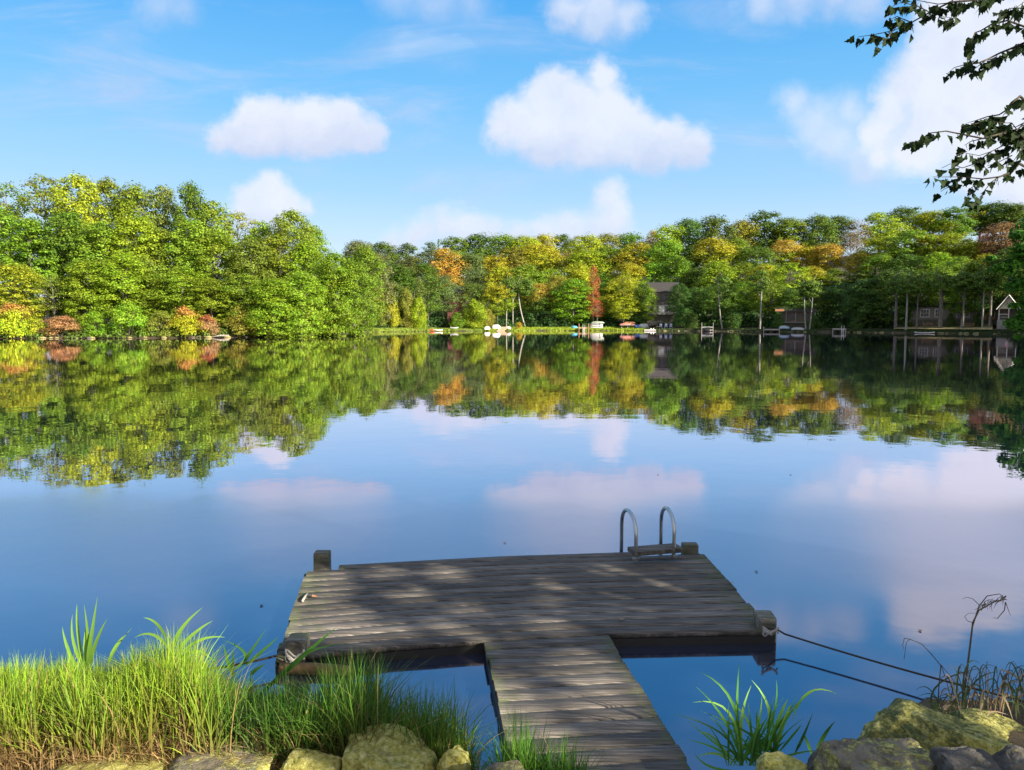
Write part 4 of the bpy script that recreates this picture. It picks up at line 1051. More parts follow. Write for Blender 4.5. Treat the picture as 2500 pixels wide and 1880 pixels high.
reed('reed', 'dark reed with arching leaves between the mound and the dock corner', [((560, 1640), (600, 1600), (545, 1562), 1.1, G2), ((565, 1650), (555, 1610), (545, 1572), 1.1, G2), ((598, 1615), (610, 1595), (650, 1535), 1.0, G2), ((600, 1625), (640, 1590), (680, 1555), 1.0, G2), ((610, 1650), (625, 1635), (650, 1620), 1.2, G2), ((570, 1660), (568, 1620), (570, 1580), 1, G2)], 3.9, (590, 1665), G2, .016)
reed('reed', 'long single reed leaf crossing the near left dock post', [((640, 1690), (730, 1610), (822, 1530), 1.5, G2), ((700, 1640), (760, 1590), (850, 1570), .6, G2), ((630, 1700), (700, 1640), (745, 1600), .9, G2)], 3.75, (650, 1700), G2, .017)
reed('reed', 'low reed with spreading leaves above the flat yellow boulder', [((330, 1830), (320, 1780), (300, 1740), 1.1), ((335, 1820), (370, 1790), (400, 1745), 1), ((415, 1835), (380, 1790), (362, 1770), 1), ((330, 1810), (280, 1790), (295, 1770), 1), ((412, 1840), (400, 1810), (358, 1765), .9), ((380, 1810), (330, 1800), (290, 1830), .8), ((390, 1815), (360, 1795), (300, 1800), .8), ((200, 1720), (170, 1712), (140, 1716), .9), ((215, 1725), (255, 1700), (290, 1672), .9)], 3.15, (360, 1850), (.22, .32, .03), .012)
reed('reed', 'small fan of pale reed leaves left of the dark grass', [((490, 1840), (500, 1790), (505, 1750), .8), ((488, 1840), (470, 1790), (450, 1760), .8), ((486, 1840), (480, 1790), (475, 1745), .7), ((492, 1840), (520, 1800), (540, 1750), .7)], 3.2, (490, 1850), (.16, .32, .05), .011)
# sedge tuft standing in the water right of the walkway
SG = (.14, .38, .06); SG2 = (.32, .60, .10)
lv_ = [((1812, 1860), (1800, 1760), (1805, 1615), 1.3, SG), ((1800, 1860), (1790, 1720), (1708, 1640), 1.1, SG), ((1805, 1860), (1780, 1740), (1690, 1715), .8, SG2), ((1808, 1860), (1770, 1760), (1700, 1677), .9, SG), ((1815, 1860), (1810, 1760), (1835, 1672), 1.2, SG2), ((1850, 1850), (1880, 1750), (1835, 1660), 1.2, SG2), ((1852, 1850), (1890, 1740), (1895, 1660), .8, SG), ((1870, 1850), (1900, 1760), (1924, 1705), 1.6, SG2), ((1880, 1850), (1915, 1760), (1930, 1720), 1.5, SG2), ((1880, 1850), (1930, 1740), (2000, 1680), .8, SG), ((1935, 1760), (1975, 1690), (2045, 1695), .7, SG2), ((1890, 1850), (1940, 1790), (1955, 1770), .8, SG),
       ((1800, 1860), (1760, 1790), (1640, 1742), .7, G2), ((1805, 1860), (1740, 1810), (1680, 1760), .7, SG), ((1790, 1860), (1740, 1800), (1705, 1790), .8, SG2), ((1790, 1870), (1750, 1840), (1700, 1850), .9, SG2), ((1785, 1880), (1730, 1870), (1695, 1838), .8, SG), ((1820, 1850), (1850, 1770), (1860, 1700), .9, SG2), ((1840, 1850), (1830, 1770), (1790, 1720), .9, SG2), ((1850, 1860), (1845, 1800), (1880, 1745), 1, SG2), ((1850, 1860), (1870, 1800), (1925, 1765), 1, SG), ((1830, 1870), (1850, 1830), (1846, 1815), 1.4, SG2), ((1940, 1840), (1960, 1800), (1985, 1740), 1.0, G2), ((1990, 1850), (2010, 1800), (2040, 1760), 1.5, G2), ((1985, 1850), (1970, 1810), (1960, 1790), 1, G2), ((1860, 1870), (1850, 1780), (1846, 1730), 1.1, SG)]
for i in range(46):
    ub = random.uniform(1775, 1920); ut = ub + random.gauss(0, 60); vt = random.uniform(1690, 1840)
    lv_.append(((ub, 1870), ((ub * .6 + ut * .4), (1870 + vt) / 2 - 8), (ut, vt), random.uniform(.5, 1.0), random.choice([SG, G2, G2])))
reed('sedge_tuft', 'green sedge tuft with arching leaves growing from the water right of the walkway', lv_, 3.45, (1830, 1860), SG, .0135, cat='sedge')
# dried stalks on the right bank
DR = (.16, .10, .06); DR2 = (.45, .33, .22); DG = (.07, .10, .04)
def stalk(name, lb, paths, D, col, cat='reed', extra=None):
    b0 = ony(*paths[0][0][0][:2], D); mb = MB()
    for pts, r in paths:
        P = [ony(u, v, D + (0 if len(q) == 0 else q[0])) - b0 for (u, v, *q) in pts]
        mb.tube(P, [r * (1 - .6 * i / (len(P) - 1)) for i in range(len(P))], 5)
    o = mb.build(name, col, None, True, label=lb, cat=cat); o.location = b0; return o
M_DRY = simple('dark dry stalk', (.10, .08, .05), .8, scale=30, var=.4)
M_STRAW = simple('pale straw stalk', (.42, .34, .20), .8, scale=30, var=.3)
paths = [([(2350, 1720), (2358, 1660), (2368, 1580), (2375, 1520), (2390, 1490), (2430, 1468), (2455, 1463)], .006), ([(2368, 1580), (2374, 1530), (2390, 1480), (2410, 1455), (2440, 1450), (2458, 1465)], .004),
         ([(2374, 1520), (2362, 1516), (2355, 1505), (2365, 1497), (2385, 1497)], .002), ([(2392, 1478), (2375, 1462), (2360, 1458), (2350, 1462)], .002), ([(2455, 1470), (2452, 1490), (2435, 1510), (2425, 1508)], .003), ([(2455, 1470), (2462, 1490), (2467, 1503)], .002)]
for i in range(26):
    t = random.uniform(0, 1); u = 2395 + 62 * t; v = 1480 - 20 * t - random.uniform(0, 10)
    paths.append(([(u, v), (u + random.uniform(-14, 4), v + random.uniform(0, 12)), (u + random.uniform(-24, 4), v + random.uniform(6, 24))], .0018))
stalk('reed_stalk', 'tall dry reed stalk with a drooping feathery plume at the right edge', paths, 3.85, M_DRY)
stalk('reed_stalk', 'thin bent dry stalk with folded tip over the water, left of the plumed reed', [([(2290, 1720), (2292, 1680), (2297, 1625), (2275, 1598), (2250, 1572), (2222, 1561), (2213, 1568), (2207, 1610)], .0032), ([(2297, 1623), (2310, 1660), (2325, 1720)], .0025), ([(2297, 1623), (2320, 1650), (2335, 1672)], .002), ([(2222, 1561), (2208, 1558), (2204, 1575), (2206, 1585)], .0026)], 3.85, M_DRY)
V, Fc, C = [], [], []; b0 = ony(2420, 1740, 3.8)
for i in range(150):
    ub = random.uniform(2280, 2540); vb = random.uniform(1725, 1765); sgn = random.choice([-1, 1, 1]); L1 = random.uniform(20, 120)
    um = ub + sgn * random.uniform(0, 30); vm = vb - L1; ut = um + sgn * random.uniform(5, 50); vt = vm + random.uniform(-10, 50)
    if ub < 2330: vm = vb - L1 * .5; vt = vm + 5
    D = 3.8 + random.uniform(-.2, .25); a, m_, c = ony(ub, vb, D), ony(um, vm, D), ony(ut, vt, D)
    cc = random.choice([DG, DG, DR, DR2, (.09, .13, .04)])
    ribbon([p - b0 for p in bez(a, m_ * 2 - (a + c) / 2, c)], random.uniform(.003, .009), cc, V, Fc, C)
for (pts, cc) in [([(2280, 1740), (2240, 1650), (2420, 1628)], DG), ([(2350, 1730), (2370, 1640), (2440, 1640)], DG), ([(2300, 1730), (2330, 1690), (2410, 1665)], DR2), ([(2412, 1740), (2412, 1640), (2413, 1632)], DR2), ([(2440, 1640), (2455, 1660), (2450, 1700)], DG), ([(2440, 1635), (2480, 1640), (2510, 1680)], DR2)]:
    a, m_, c = [ony(u, v, 3.82) for u, v in pts]
    ribbon([p - b0 for p in bez(a, m_, c)], .009, cc, V, Fc, C)
o = link('dry_grass', npmesh('dry_grass', V, Fc, {'bc': C}), M_BLADE, label='tangled half-dry grass with seed heads behind the mossy boulders at the right edge', cat='grass', kind='stuff'); o.location = b0

# ------------------------------------------------------------------ overhanging tree on the near right bank (shades the dock)
M_LEAF_NEAR = vcol_mat('overhanging leaves', .6, .25, .12)
tx, ty = 7.4, .6
otree = empty('overhanging_tree', (tx, ty, bankz(tx, ty)), label='overhanging tree with dark toothed leaves hanging into the top right corner', cat='tree')
ob = Vector(otree.location)
LIT = [(790, 1410, 48, 16), (805, 1440, 50, 18), (765, 1478, 40, 22), (860, 1500, 40, 12), (735, 1520, 40, 50), (900, 1550, 60, 16), (1050, 1535, 60, 12), (1100, 1400, 30, 10), (1480, 1400, 35, 16), (1485, 1436, 40, 20), (1620, 1455, 90, 20), (1350, 1450, 25, 16), (1220, 1560, 40, 14), (1250, 1660, 60, 24), (1260, 1712, 80, 26), (1480, 1640, 45, 14), (1430, 1600, 60, 12), (1545, 1712, 50, 30), (1440, 1700, 45, 16), (1500, 1745, 60, 20), (1150, 1480, 40, 12), (1010, 1450, 34, 9), (1350, 1530, 50, 12), (1330, 1400, 30, 8), (1700, 1500, 34, 10), (1380, 1640, 40, 14), (1330, 1720, 30, 14), (1620, 1400, 26, 6), (950, 1400, 24, 7), (1500, 1840, 120, 34), (1370, 1780, 50, 20),
       (2290, 1745, 75, 30), (2370, 1790, 80, 26), (1900, 1860, 70, 40), (1900, 1740, 60, 60), (1820, 1680, 40, 60), (2100, 1870, 60, 20), (1040, 1700, 90, 60), (1320, 1780, 100, 50), (960, 1840, 150, 60), (2420, 1680, 60, 40), (700, 1640, 50, 30)]
def leafpoint_ok(p):
    u, v, d = proj(p)
    if d > 0 and -60 < u < 2560 and -60 < v < 1940: return False
    t = (p.z - .1) / SDIR.z; g = p - SDIR * t
    uu, vv, dd = proj(g)
    if dd > .5:
        if uu < 540 and vv > 1380: return False
        nz_ = 8 * mnoise.noise(Vector((g.x * 6, g.y * 6, 0)))
        for (a, b_, c, d_) in LIT:
            if ((uu - a) / (c + 42 + nz_ * 2)) ** 2 + ((vv - b_) / (d_ + 17 + nz_)) ** 2 < 1: return False
    return True
NC, NN = [], []
tries = 0
while len(NC) < 11000 and tries < 120000:
    tries += 1
    # shade target on the ground, raised along the sun direction into the crown
    pp = random.uniform(1.9, 7.4); q = random.uniform(-5.6, .4)
    g = PERP * pp + SH * q + Vector((0, 0, .1)); z = random.uniform(3.2, 6.6)
    p = g + SDIR * ((z - .1) / SDIR.z)
    if mnoise.noise(p * .9) < -.28: continue
    if not leafpoint_ok(p): continue
    NC.append(p); NN.append(Vector((random.gauss(0, .6), random.gauss(0, .6), random.gauss(0, .5))) + SDIR * .8)
NCa = np.array([tuple(p - ob) for p in NC]); NNa = np.array([tuple(p) for p in NN])
v_, f_, lv2 = leaf_quads(NCa, NNa, .16, np.random.default_rng(3), .9)
cc = np.stack([.06 + .03 * lv2, .12 + .06 * lv2, .02 + 0 * lv2, np.ones_like(lv2)], 1)
link('crown', npmesh('crown', v_, f_, {'bc': cc}), M_LEAF_NEAR, otree)
mb = MB()
cen = Vector((8.5, .0, 4.6)) - ob
mb.tube([Vector((0, 0, -.3)), Vector((.1, 0, 1.0)), Vector((.3, -.1, 2.2)), Vector((.7, -.3, 3.6)), Vector((1.2, -.5, 5.5))], [.24, .19, .17, .13, .05], 12, False)
for i in range(26):
    tgt = NC[random.randrange(len(NC))] - ob; s0 = Vector((.2, -.05, random.uniform(1.6, 3.6)))
    mb.tube([s0, s0.lerp(tgt, .5) + Vector((0, 0, .25)), tgt], [.06, .035, .01], 6, False)
# limbs reaching to the visible sprays
A1 = ony(2660, 60, 6.0); A2 = ony(2640, 560, 5.6)
for A in (A1, A2, ony(2640, 250, 5.8)):
    mb.tube([Vector((.3, -.1, 2.2)), (A - ob).lerp(Vector((.3, -.1, 2.2)), .5) + Vector((.3, 0, .3)), A - ob], [.08, .05, .02], 8, False)
mb.build('trunk', M_BARK, otree, True)
# visible sprays: twigs in photo pixels with toothed leaves
SPR = [  # (distance, twig polyline)
 (6.0, [(2660, 60), (2500, -30), (2380, 0), (2320, 5), (2270, 30), (2225, 55), (2180, 75), (2130, 85), (2095, 90)]),
 (6.0, [(2270, 30), (2240, 15), (2200, 5), (2170, 20)]), (6.0, [(2320, 5), (2350, 30), (2330, 45), (2300, 40)]),
 (6.0, [(2180, 75), (2165, 95), (2145, 110)]), (6.0, [(2225, 55), (2230, 80)]), (6.05, [(2380, 0), (2290, 10), (2235, 0), (2190, -12)]), (6.0, [(2225, 55), (2190, 40), (2172, 48)]),
 (5.8, [(2660, 20), (2560, 60), (2500, 65), (2460, 50), (2420, 60), (2395, 75), (2380, 80), (2370, 105), (2365, 120)]),
 (5.8, [(2500, 20), (2470, 20), (2440, 30), (2432, 40)]), (5.8, [(2560, -10), (2500, 5), (2480, 20)]), (5.8, [(2440, -20), (2410, -5), (2400, 5)]),
 (5.8, [(2640, 130), (2560, 100), (2500, 105), (2470, 118), (2440, 130), (2410, 145), (2385, 155), (2355, 158), (2330, 165), (2315, 178)]), (5.8, [(2395, 155), (2375, 150), (2360, 145)]),
 (5.8, [(2410, 145), (2390, 160), (2375, 172)]),
 (5.6, [(2640, 560), (2580, 420), (2500, 340), (2450, 325), (2400, 338), (2360, 330), (2310, 320), (2270, 325), (2240, 345), (2222, 347)]),
 (5.6, [(2580, 420), (2520, 260), (2490, 235), (2470, 250), (2455, 270), (2440, 280), (2410, 285), (2380, 295), (2362, 300)]),
 (5.6, [(2500, 340), (2470, 300), (2440, 300), (2400, 290)]), (5.6, [(2450, 325), (2420, 310), (2390, 300), (2370, 305)]),
 (5.6, [(2500, 340), (2450, 355), (2420, 370), (2390, 380), (2350, 372), (2335, 380)]), (5.6, [(2400, 338), (2370, 345), (2355, 355)]),
 (5.6, [(2600, 460), (2490, 400), (2470, 420), (2440, 432), (2400, 437), (2350, 432), (2277, 432)]),
 (5.6, [(2440, 432), (2420, 445), (2400, 470), (2390, 490)]), (5.6, [(2400, 437), (2370, 460), (2365, 485)]), (5.6, [(2350, 432), (2330, 450), (2305, 462), (2297, 468)]),
 (5.6, [(2420, 370), (2380, 400), (2350, 410), (2320, 400), (2300, 410)]), (5.6, [(2470, 380), (2440, 395), (2410, 405)]), (5.6, [(2480, 320), (2500, 300), (2520, 280)]), (5.6, [(2540, 330), (2490, 370), (2470, 400)]),
 (5.6, [(2530, 300), (2500, 320), (2470, 330)]), (5.6, [(2520, 350), (2500, 380), (2480, 385)]), (5.6, [(2500, 300), (2480, 310), (2450, 310)]),
]
mb = MB(); SP = {}
for si, (D, pl) in enumerate(SPR):
    V, Fc, C = SP[si] = ([], [], [])
    P = [ony(u, v, D + .15 * math.sin(i * 1.3 + u)) - ob for i, (u, v) in enumerate(pl)]
    r0 = .011 if len(P) > 6 else .005
    mb.tube(P, [max(.0018, r0 * (1 - .85 * i / (len(P) - 1))) for i in range(len(P))], 5, False)
    for i in range(1, len(P)):
        seg = P[i] - P[i - 1]; nl = max(1, int(seg.length / .042))
        for j in range(nl + (1 if i == len(P) - 1 else 0)):
            b0 = P[i - 1].lerp(P[i], (j + random.random()) / nl) if j < nl else P[i]
            for rep in range(random.choice([1, 1, 2])):
                sz = random.uniform(.05, .085)
                dirn = (seg.normalized() * random.uniform(-.3, .7) + Vector((random.uniform(-.5, .3), random.uniform(-.5, .5), random.uniform(-1.15, -.2)))).normalized()
                b1 = b0 + dirn * random.uniform(.015, .035)
                nrm = Vector((random.gauss(0, .9), -1, random.gauss(0, .7))); nrm = (nrm - dirn * nrm.dot(dirn)).normalized(); sd = dirn.cross(nrm)
                a, mdl, lo_ = leaf_mesh(sz, seed=random.randrange(999), curl=random.uniform(-.2, .5))
                k0 = len(V); n = len(a); tn = random.uniform(.6, 1.3); col = (.022 * tn, .042 * tn, .013 * tn, 1)
                for q in a + mdl + lo_: V.append(tuple(b1 + dirn * q[0] + sd * q[1] + nrm * q[2])); C.append(col)
                for t in range(n - 1): Fc += [(k0 + t, k0 + t + 1, k0 + n + t + 1, k0 + n + t), (k0 + n + t, k0 + n + t + 1, k0 + 2 * n + t + 1, k0 + 2 * n + t)]
mb.build('twigs', M_TWIG, otree, True)
for V, Fc, C in SP.values(): link('leaf_spray', npmesh('leaf_spray', V, Fc, {'bc': C}), M_LEAF_NEAR, otree)

# tree on the right bank whose branches hang in from the right edge
t2 = Vector((51.5, 62, 0)); t2.z = ground(t2.x, t2.y)
rt = empty('bank_tree', t2, label='deep green tree hanging in from the right edge over the water', cat='tree')
cs, ns = [], []
rg = np.random.default_rng(5)
for (u, v, r, D) in [(2500, 610, 26, 60), (2480, 640, 22, 60), (2440, 655, 14, 60), (2500, 690, 26, 60), (2470, 700, 14, 60), (2520, 740, 24, 60), (2500, 770, 16, 60), (2478, 790, 20, 60), (2500, 795, 24, 60), (2462, 660, 16, 60), (2550, 560, 50, 61), (2560, 680, 60, 61), (2620, 600, 90, 62), (2640, 740, 90, 62), (2700, 520, 90, 62), (2485, 575, 16, 60), (2600, 780, 60, 61), (2420, 630, 8, 60), (2478, 745, 10, 60), (2484, 822, 8, 60), (2760, 640, 100, 62), (2800, 560, 90, 62)]:
    c = np.array(ony(u, v, D) - t2); k = r * D / F; n = int(420 * k ** 1.5) + 14
    d = rg.normal(size=(n, 3)); d /= np.linalg.norm(d, axis=1, keepdims=True)
    cs.append(c + d * np.array([1.2, 1.5, .8]) * k * rg.uniform(.2, 1.1, n)[:, None]); ns.append(d * .4 + rg.normal(size=(n, 3)) * .5 + np.array([0, -.3, .6]))
v_, f_, lv2 = leaf_quads(np.concatenate(cs), np.concatenate(ns), .34, rg, .9)
cc = np.stack([.03 + .03 * lv2, .10 + .08 * lv2, .012 + 0 * lv2, np.ones_like(lv2)], 1)
link('crown', npmesh('crown', v_, f_, {'bc': cc}), M_LEAF_NEAR, rt)
mb = MB(); mb.tube([(0, 0, -.5), (-.1, 0, 3), (-.2, -.1, 7), (-.1, 0, 11)], [.4, .32, .2, .06], 10, False)
for (u, v, D) in [(2470, 640, 60), (2480, 700, 60), (2475, 790, 60), (2520, 580, 60), (2560, 680, 61)]:
    q = ony(u, v, D) - t2; s0 = Vector((-.15, 0, max(2.0, q.z * .6))); mb.tube([s0, q.lerp(s0, .5) + Vector((0, 0, .6)), q], [.12, .07, .015], 6, False)
mb.build('trunk', M_BARK, rt, True)
# ------------------------------------------------------------------ things on the far shore
def paint(name, c, r=.6, var=.15): return simple(name, c, r, var=var, scale=3, bump=0)
M_WHITE = paint('white paint', (.78, .77, .74)); M_CREAM = paint('cream siding', (.72, .66, .50)); M_DARKW = paint('dark brown siding', (.055, .045, .04))
M_BROWN = paint('brown siding', (.16, .12, .09)); M_GREYW = paint('grey siding', (.20, .18, .15)); M_ROOF = paint('dark shingles', (.05, .045, .045), .9); M_REDROOF = paint('red shingles', (.38, .13, .10), .9)
M_REDW = paint('barn red siding', (.12, .035, .035)); M_GLASS = simple('window glass', (.02, .025, .03), .08, var=0, bump=0); M_ORANGE = paint('orange cedar and painted sun', (.55, .25, .10)); M_REDWOOD = paint('reddish dock wood', (.42, .22, .15))
M_GDOCK = paint('grey dock wood', (.34, .32, .30)); M_BLUE = paint('blue plastic', (.05, .16, .5), .4); M_LBLUE = paint('pale blue cover', (.32, .42, .55), .5); M_SKYB = paint('turquoise tarp', (.08, .35, .55), .5)
M_RED = paint('red plastic', (.5, .06, .05), .4); M_PINK = paint('faded pink hull', (.72, .30, .25), .45); M_TAN = paint('tan hull', (.55, .42, .28), .5); M_GREENB = paint('pale green hull', (.45, .55, .42), .4); M_BLACK = paint('black hull', (.02, .02, .022), .4); M_ALU = paint('dull aluminium', (.42, .44, .46), .4)
M_SKIN = paint('skin', (.55, .33, .24)); M_SHIRT = paint('pink shirt cloth', (.85, .40, .55)); M_LPAPER = paint('pale shorts cloth', (.7, .68, .66)); M_HAIR = paint('brown hair', (.12, .06, .03))
M_CHAIRB = paint('blue-grey chair paint', (.30, .36, .48)); M_YEL = paint('yellow-cream hull', (.72, .58, .25), .5)
def site(u, off, zoff=0):
    a = az_of(u); r = shoreR(a) + off; x, y = r * math.sin(a), r * math.cos(a)
    return Vector((x, y, max(ground(x, y), 0) + zoff)), -a, y / F * (1 / math.cos(a)) * math.cos(a) / 1.0
def zat(v, y): return HC - (v - 785) / F * y * 1.0
def window(parent, x, z, w_, h_, y, fm=M_WHITE, mull=1):
    fr = MB().box((x, y - .03, z), (w_ + .16, .06, h_ + .16)).build('window', fm, parent)
    mb = MB()
    n = mull + 1
    for i in range(n):
        for j in range(2): mb.box((x - w_ / 2 + (i + .5) * w_ / n, y - .068, z - h_ / 4 + j * h_ / 2), (w_ / n - .05, .02, h_ / 2 - .05))
    mb.build('pane', M_GLASS, fr)
def gable(mb, w_, d_, z0, h, over=.35, axis='x'):
    """gabled roof solid; ridge along x, or along y (gable to the lake)"""
    if axis == 'y': mb.prism([(-w_ / 2 - over, z0), (0, z0 + h), (w_ / 2 + over, z0), (w_ / 2 + over, z0 + .14), (0, z0 + h + .16), (-w_ / 2 - over, z0 + .14)], -over, d_ + over)
    else:
        bm = mb.bm; a, b, c, e = -w_ / 2 - over, w_ / 2 + over, -over, d_ + over
        P = [(a, c, z0), (b, c, z0), (b, e, z0), (a, e, z0), (a, (c + e) / 2, z0 + h), (b, (c + e) / 2, z0 + h)]
        v = [bm.verts.new(p) for p in P]
        for f in ((0, 1, 5, 4), (2, 3, 4, 5), (0, 4, 3), (1, 2, 5), (3, 2, 1, 0)): bm.faces.new([v[i] for i in f])
    return mb
# dark two-storey house
L0, rz, _ = site(1614, 9.5); y = L0.y; zb = zat(766, y); h = empty('house', (L0.x, L0.y, 0), rz, label='dark brown two-storey house with pale lower storey above a stone wall in the shade', cat='house')
g0 = L0.z
k = y / F; W_ = 68 * k
MB().box((0, 3.2, (zb + g0) / 2 - .5), (W_ + .4, 6.2, zb - g0 + 1.4)).build('foundation', M_ROCKD, h)
MB().box((0, 3.2, zb + 1.05), (W_, 6, 2.1)).build('lower_wall', M_WHITE, h)
MB().box((0, 3.0, zb + 3.6), (W_ + .5, 6.6, 3.0)).build('upper_wall', M_DARKW, h)
gable(MB(), W_ + .5, 6.6, zb + 5.1, 2.4).build('roof', M_ROOF, h).location = (0, -.3, 0)
for x in (-2.1, -.9, 1.1, 1.9): window(h, x, zb + 1.1, .7, 1.5, .19)
for x in (-1.6, .4, 2.2): window(h, x, zb + 3.7, .8, 1.1, -.31, M_DARKW)
mb = MB()
for x in np.linspace(-W_ / 2, W_ / 2, 6): mb.box((x, -.9, zb + 1.0), (.12, .12, 2.1))
mb.box((0, -.6, zb - .06), (W_ + .3, 1.6, .12)); mb.build('porch', M_GDOCK, h)
MB().box((-W_ / 2 - .9, .5, zb + 2.2), (1.0, .5, 1.7)).build('side_panel', M_ORANGE, h)
# stones of the wall below it
for i in range(13):
    u = 1583 + i * 6.2 + random.uniform(-2, 2); off = random.uniform(4.5, 7.5); P, rz_, _ = site(u, off, 0)
    bm = bmesh.new(); bmesh.ops.create_icosphere(bm, subdivisions=3, radius=1); r = random.uniform(.45, .95)
    for vv in bm.verts:
        n = vv.co.normalized(); q = n * (1 + .25 * mnoise.noise(n * 1.5 + Vector((i * 3, 0, 0))) + .1 * mnoise.noise(n * 4 + Vector((i, 0, 0)))); vv.co = Vector((q.x * r * 1.2, q.y * r, q.z * r * .75))
    me = bpy.data.meshes.new('stone'); bm.to_mesh(me); bm.free()
    o = link('stone', me, M_ROCKD, None, True, label='%s grey stone from the left in the rock wall below the dark house' % (ORD + ['thirteenth'])[i], cat='stone', group='stones of the wall below the dark house'); o.location = P + Vector((0, 0, random.uniform(.2, 1.3)))
# low brown cabin
L0, rz, _ = site(1940, 8.5); y = L0.y; k = y / F; zb = max(zat(787, y), L0.z); h = empty('house', (L0.x, L0.y, 0), rz, label='long low brown cabin with a deep dark porch in the shade of the right shore', cat='house')
W_ = 88 * k
MB().box((0, 2.6, (zb + L0.z) / 2 - .4), (W_, 5, zb - L0.z + 1.0)).build('foundation', M_ROCKD, h)
MB().box((0, 3.0, zb + 1.15), (W_, 4.2, 2.3)).build('wall', M_BROWN, h)
gable(MB(), W_, 5.4, zb + 2.3, .9).build('roof', M_ROOF, h).location = (0, -.2, 0)
mb = MB()
for x in np.linspace(-W_ / 2, W_ / 2, 5): mb.box((x, .1, zb + 1.1), (.14, .14, 2.3))
mb.box((0, .3, zb + .02), (W_ + .3, 1.6, .14)); mb.build('porch', M_GDOCK, h)
window(h, -.4, zb + 1.2, 1.2, 1.2, .9, M_BROWN); window(h, 2.0, zb + 1.2, .8, 1.2, .9, M_BROWN)
MB().box((-W_ / 2 + .6, -.22, zb + 2.55), (1.8, .08, .5)).build('gable_board', M_ORANGE, h)  # sunlight on the end board put into its orange colour
# long grey cabin with white windows
L0, rz, _ = site(2325, 11.5); y = L0.y; k = y / F; zb = max(zat(781, y), L0.z); h = empty('house', (L0.x, L0.y, 0), rz, label='long grey cabin with white-framed windows and glazed porch behind the thick trunk', cat='house')
W_ = 186 * k
MB().box((0, 2.6, (zb + L0.z) / 2 - .5), (W_, 5, zb - L0.z + 1.2)).build('foundation', M_ROCKD, h)
MB().box((0, 2.8, zb + 1.2), (W_, 5, 2.4)).build('wall', M_GREYW, h)
gable(MB(), W_, 5.0, zb + 2.4, 1.3).build('roof', M_ROOF, h).location = (0, .3, 0)
for x, w_, m_ in ((-4.6, 1.4, 2), (-2.4, 1.2, 2), (.9, 1.0, 1), (2.0, .6, 0), (4.0, 1.2, 1), (5.5, 1.2, 1)): window(h, x * W_ / 13.6, zb + 1.3, w_, 1.4, .29, M_WHITE, m_)
MB().box((5.0 * W_ / 13.6, .18, zb + .35), (2.4, .1, .5)).build('porch_panel', M_ORANGE, h)
# cream gabled cabin
L0, rz, _ = site(2456, 9.5); y = L0.y; k = y / F; zb = max(zat(781, y), L0.z - .1); h = empty('house', (L0.x, L0.y, 0), rz, label='small cream cabin with a steep white-edged gable and open porch near the right edge', cat='house')
W_ = 40 * k; ze = zat(754, y); za = zat(722, y)
MB().box((0, 4.4, (zb + ze) / 2), (W_, 4, ze - zb)).build('wall', M_BROWN, h)
MB().prism([(-W_ / 2, ze), (W_ / 2, ze), (0, za - .15)], .3, 6.3).build('gable_wall', M_CREAM, h)
mb = MB(); gable(mb, W_, 6.2, ze - .12, za - ze + .1, .3, 'y'); mb.build('roof', M_ROOF, h)
mb = MB()
for sx_ in (-1, 1):
    mb.tube([Vector((sx_ * (W_ / 2 + .35), -.36, ze - .1)), Vector((0, -.36, za + .1))], .085, 4)
mb.build('barge_board', M_WHITE, h)
for x in (-W_ / 2 + .1, .1, W_ / 2 - .05): MB().box((x, .35, (zb + ze) / 2), (.14, .14, ze - zb)).build('post', M_WHITE, h)
mb = MB(); mb.box((-W_ / 4, .3, zb + 1.0), (W_ / 2, .08, .1)); mb.box((-W_ / 4, .3, zb + .5), (W_ / 2, .06, .06)); mb.build('railing', M_WHITE, h)
mb = MB(); mb.box((0, 1.4, (zb + L0.z) / 2 - .1), (W_ + .3, 2.9, max(.3, zb - L0.z + .3))); mb.build('porch_floor', M_GDOCK, h)
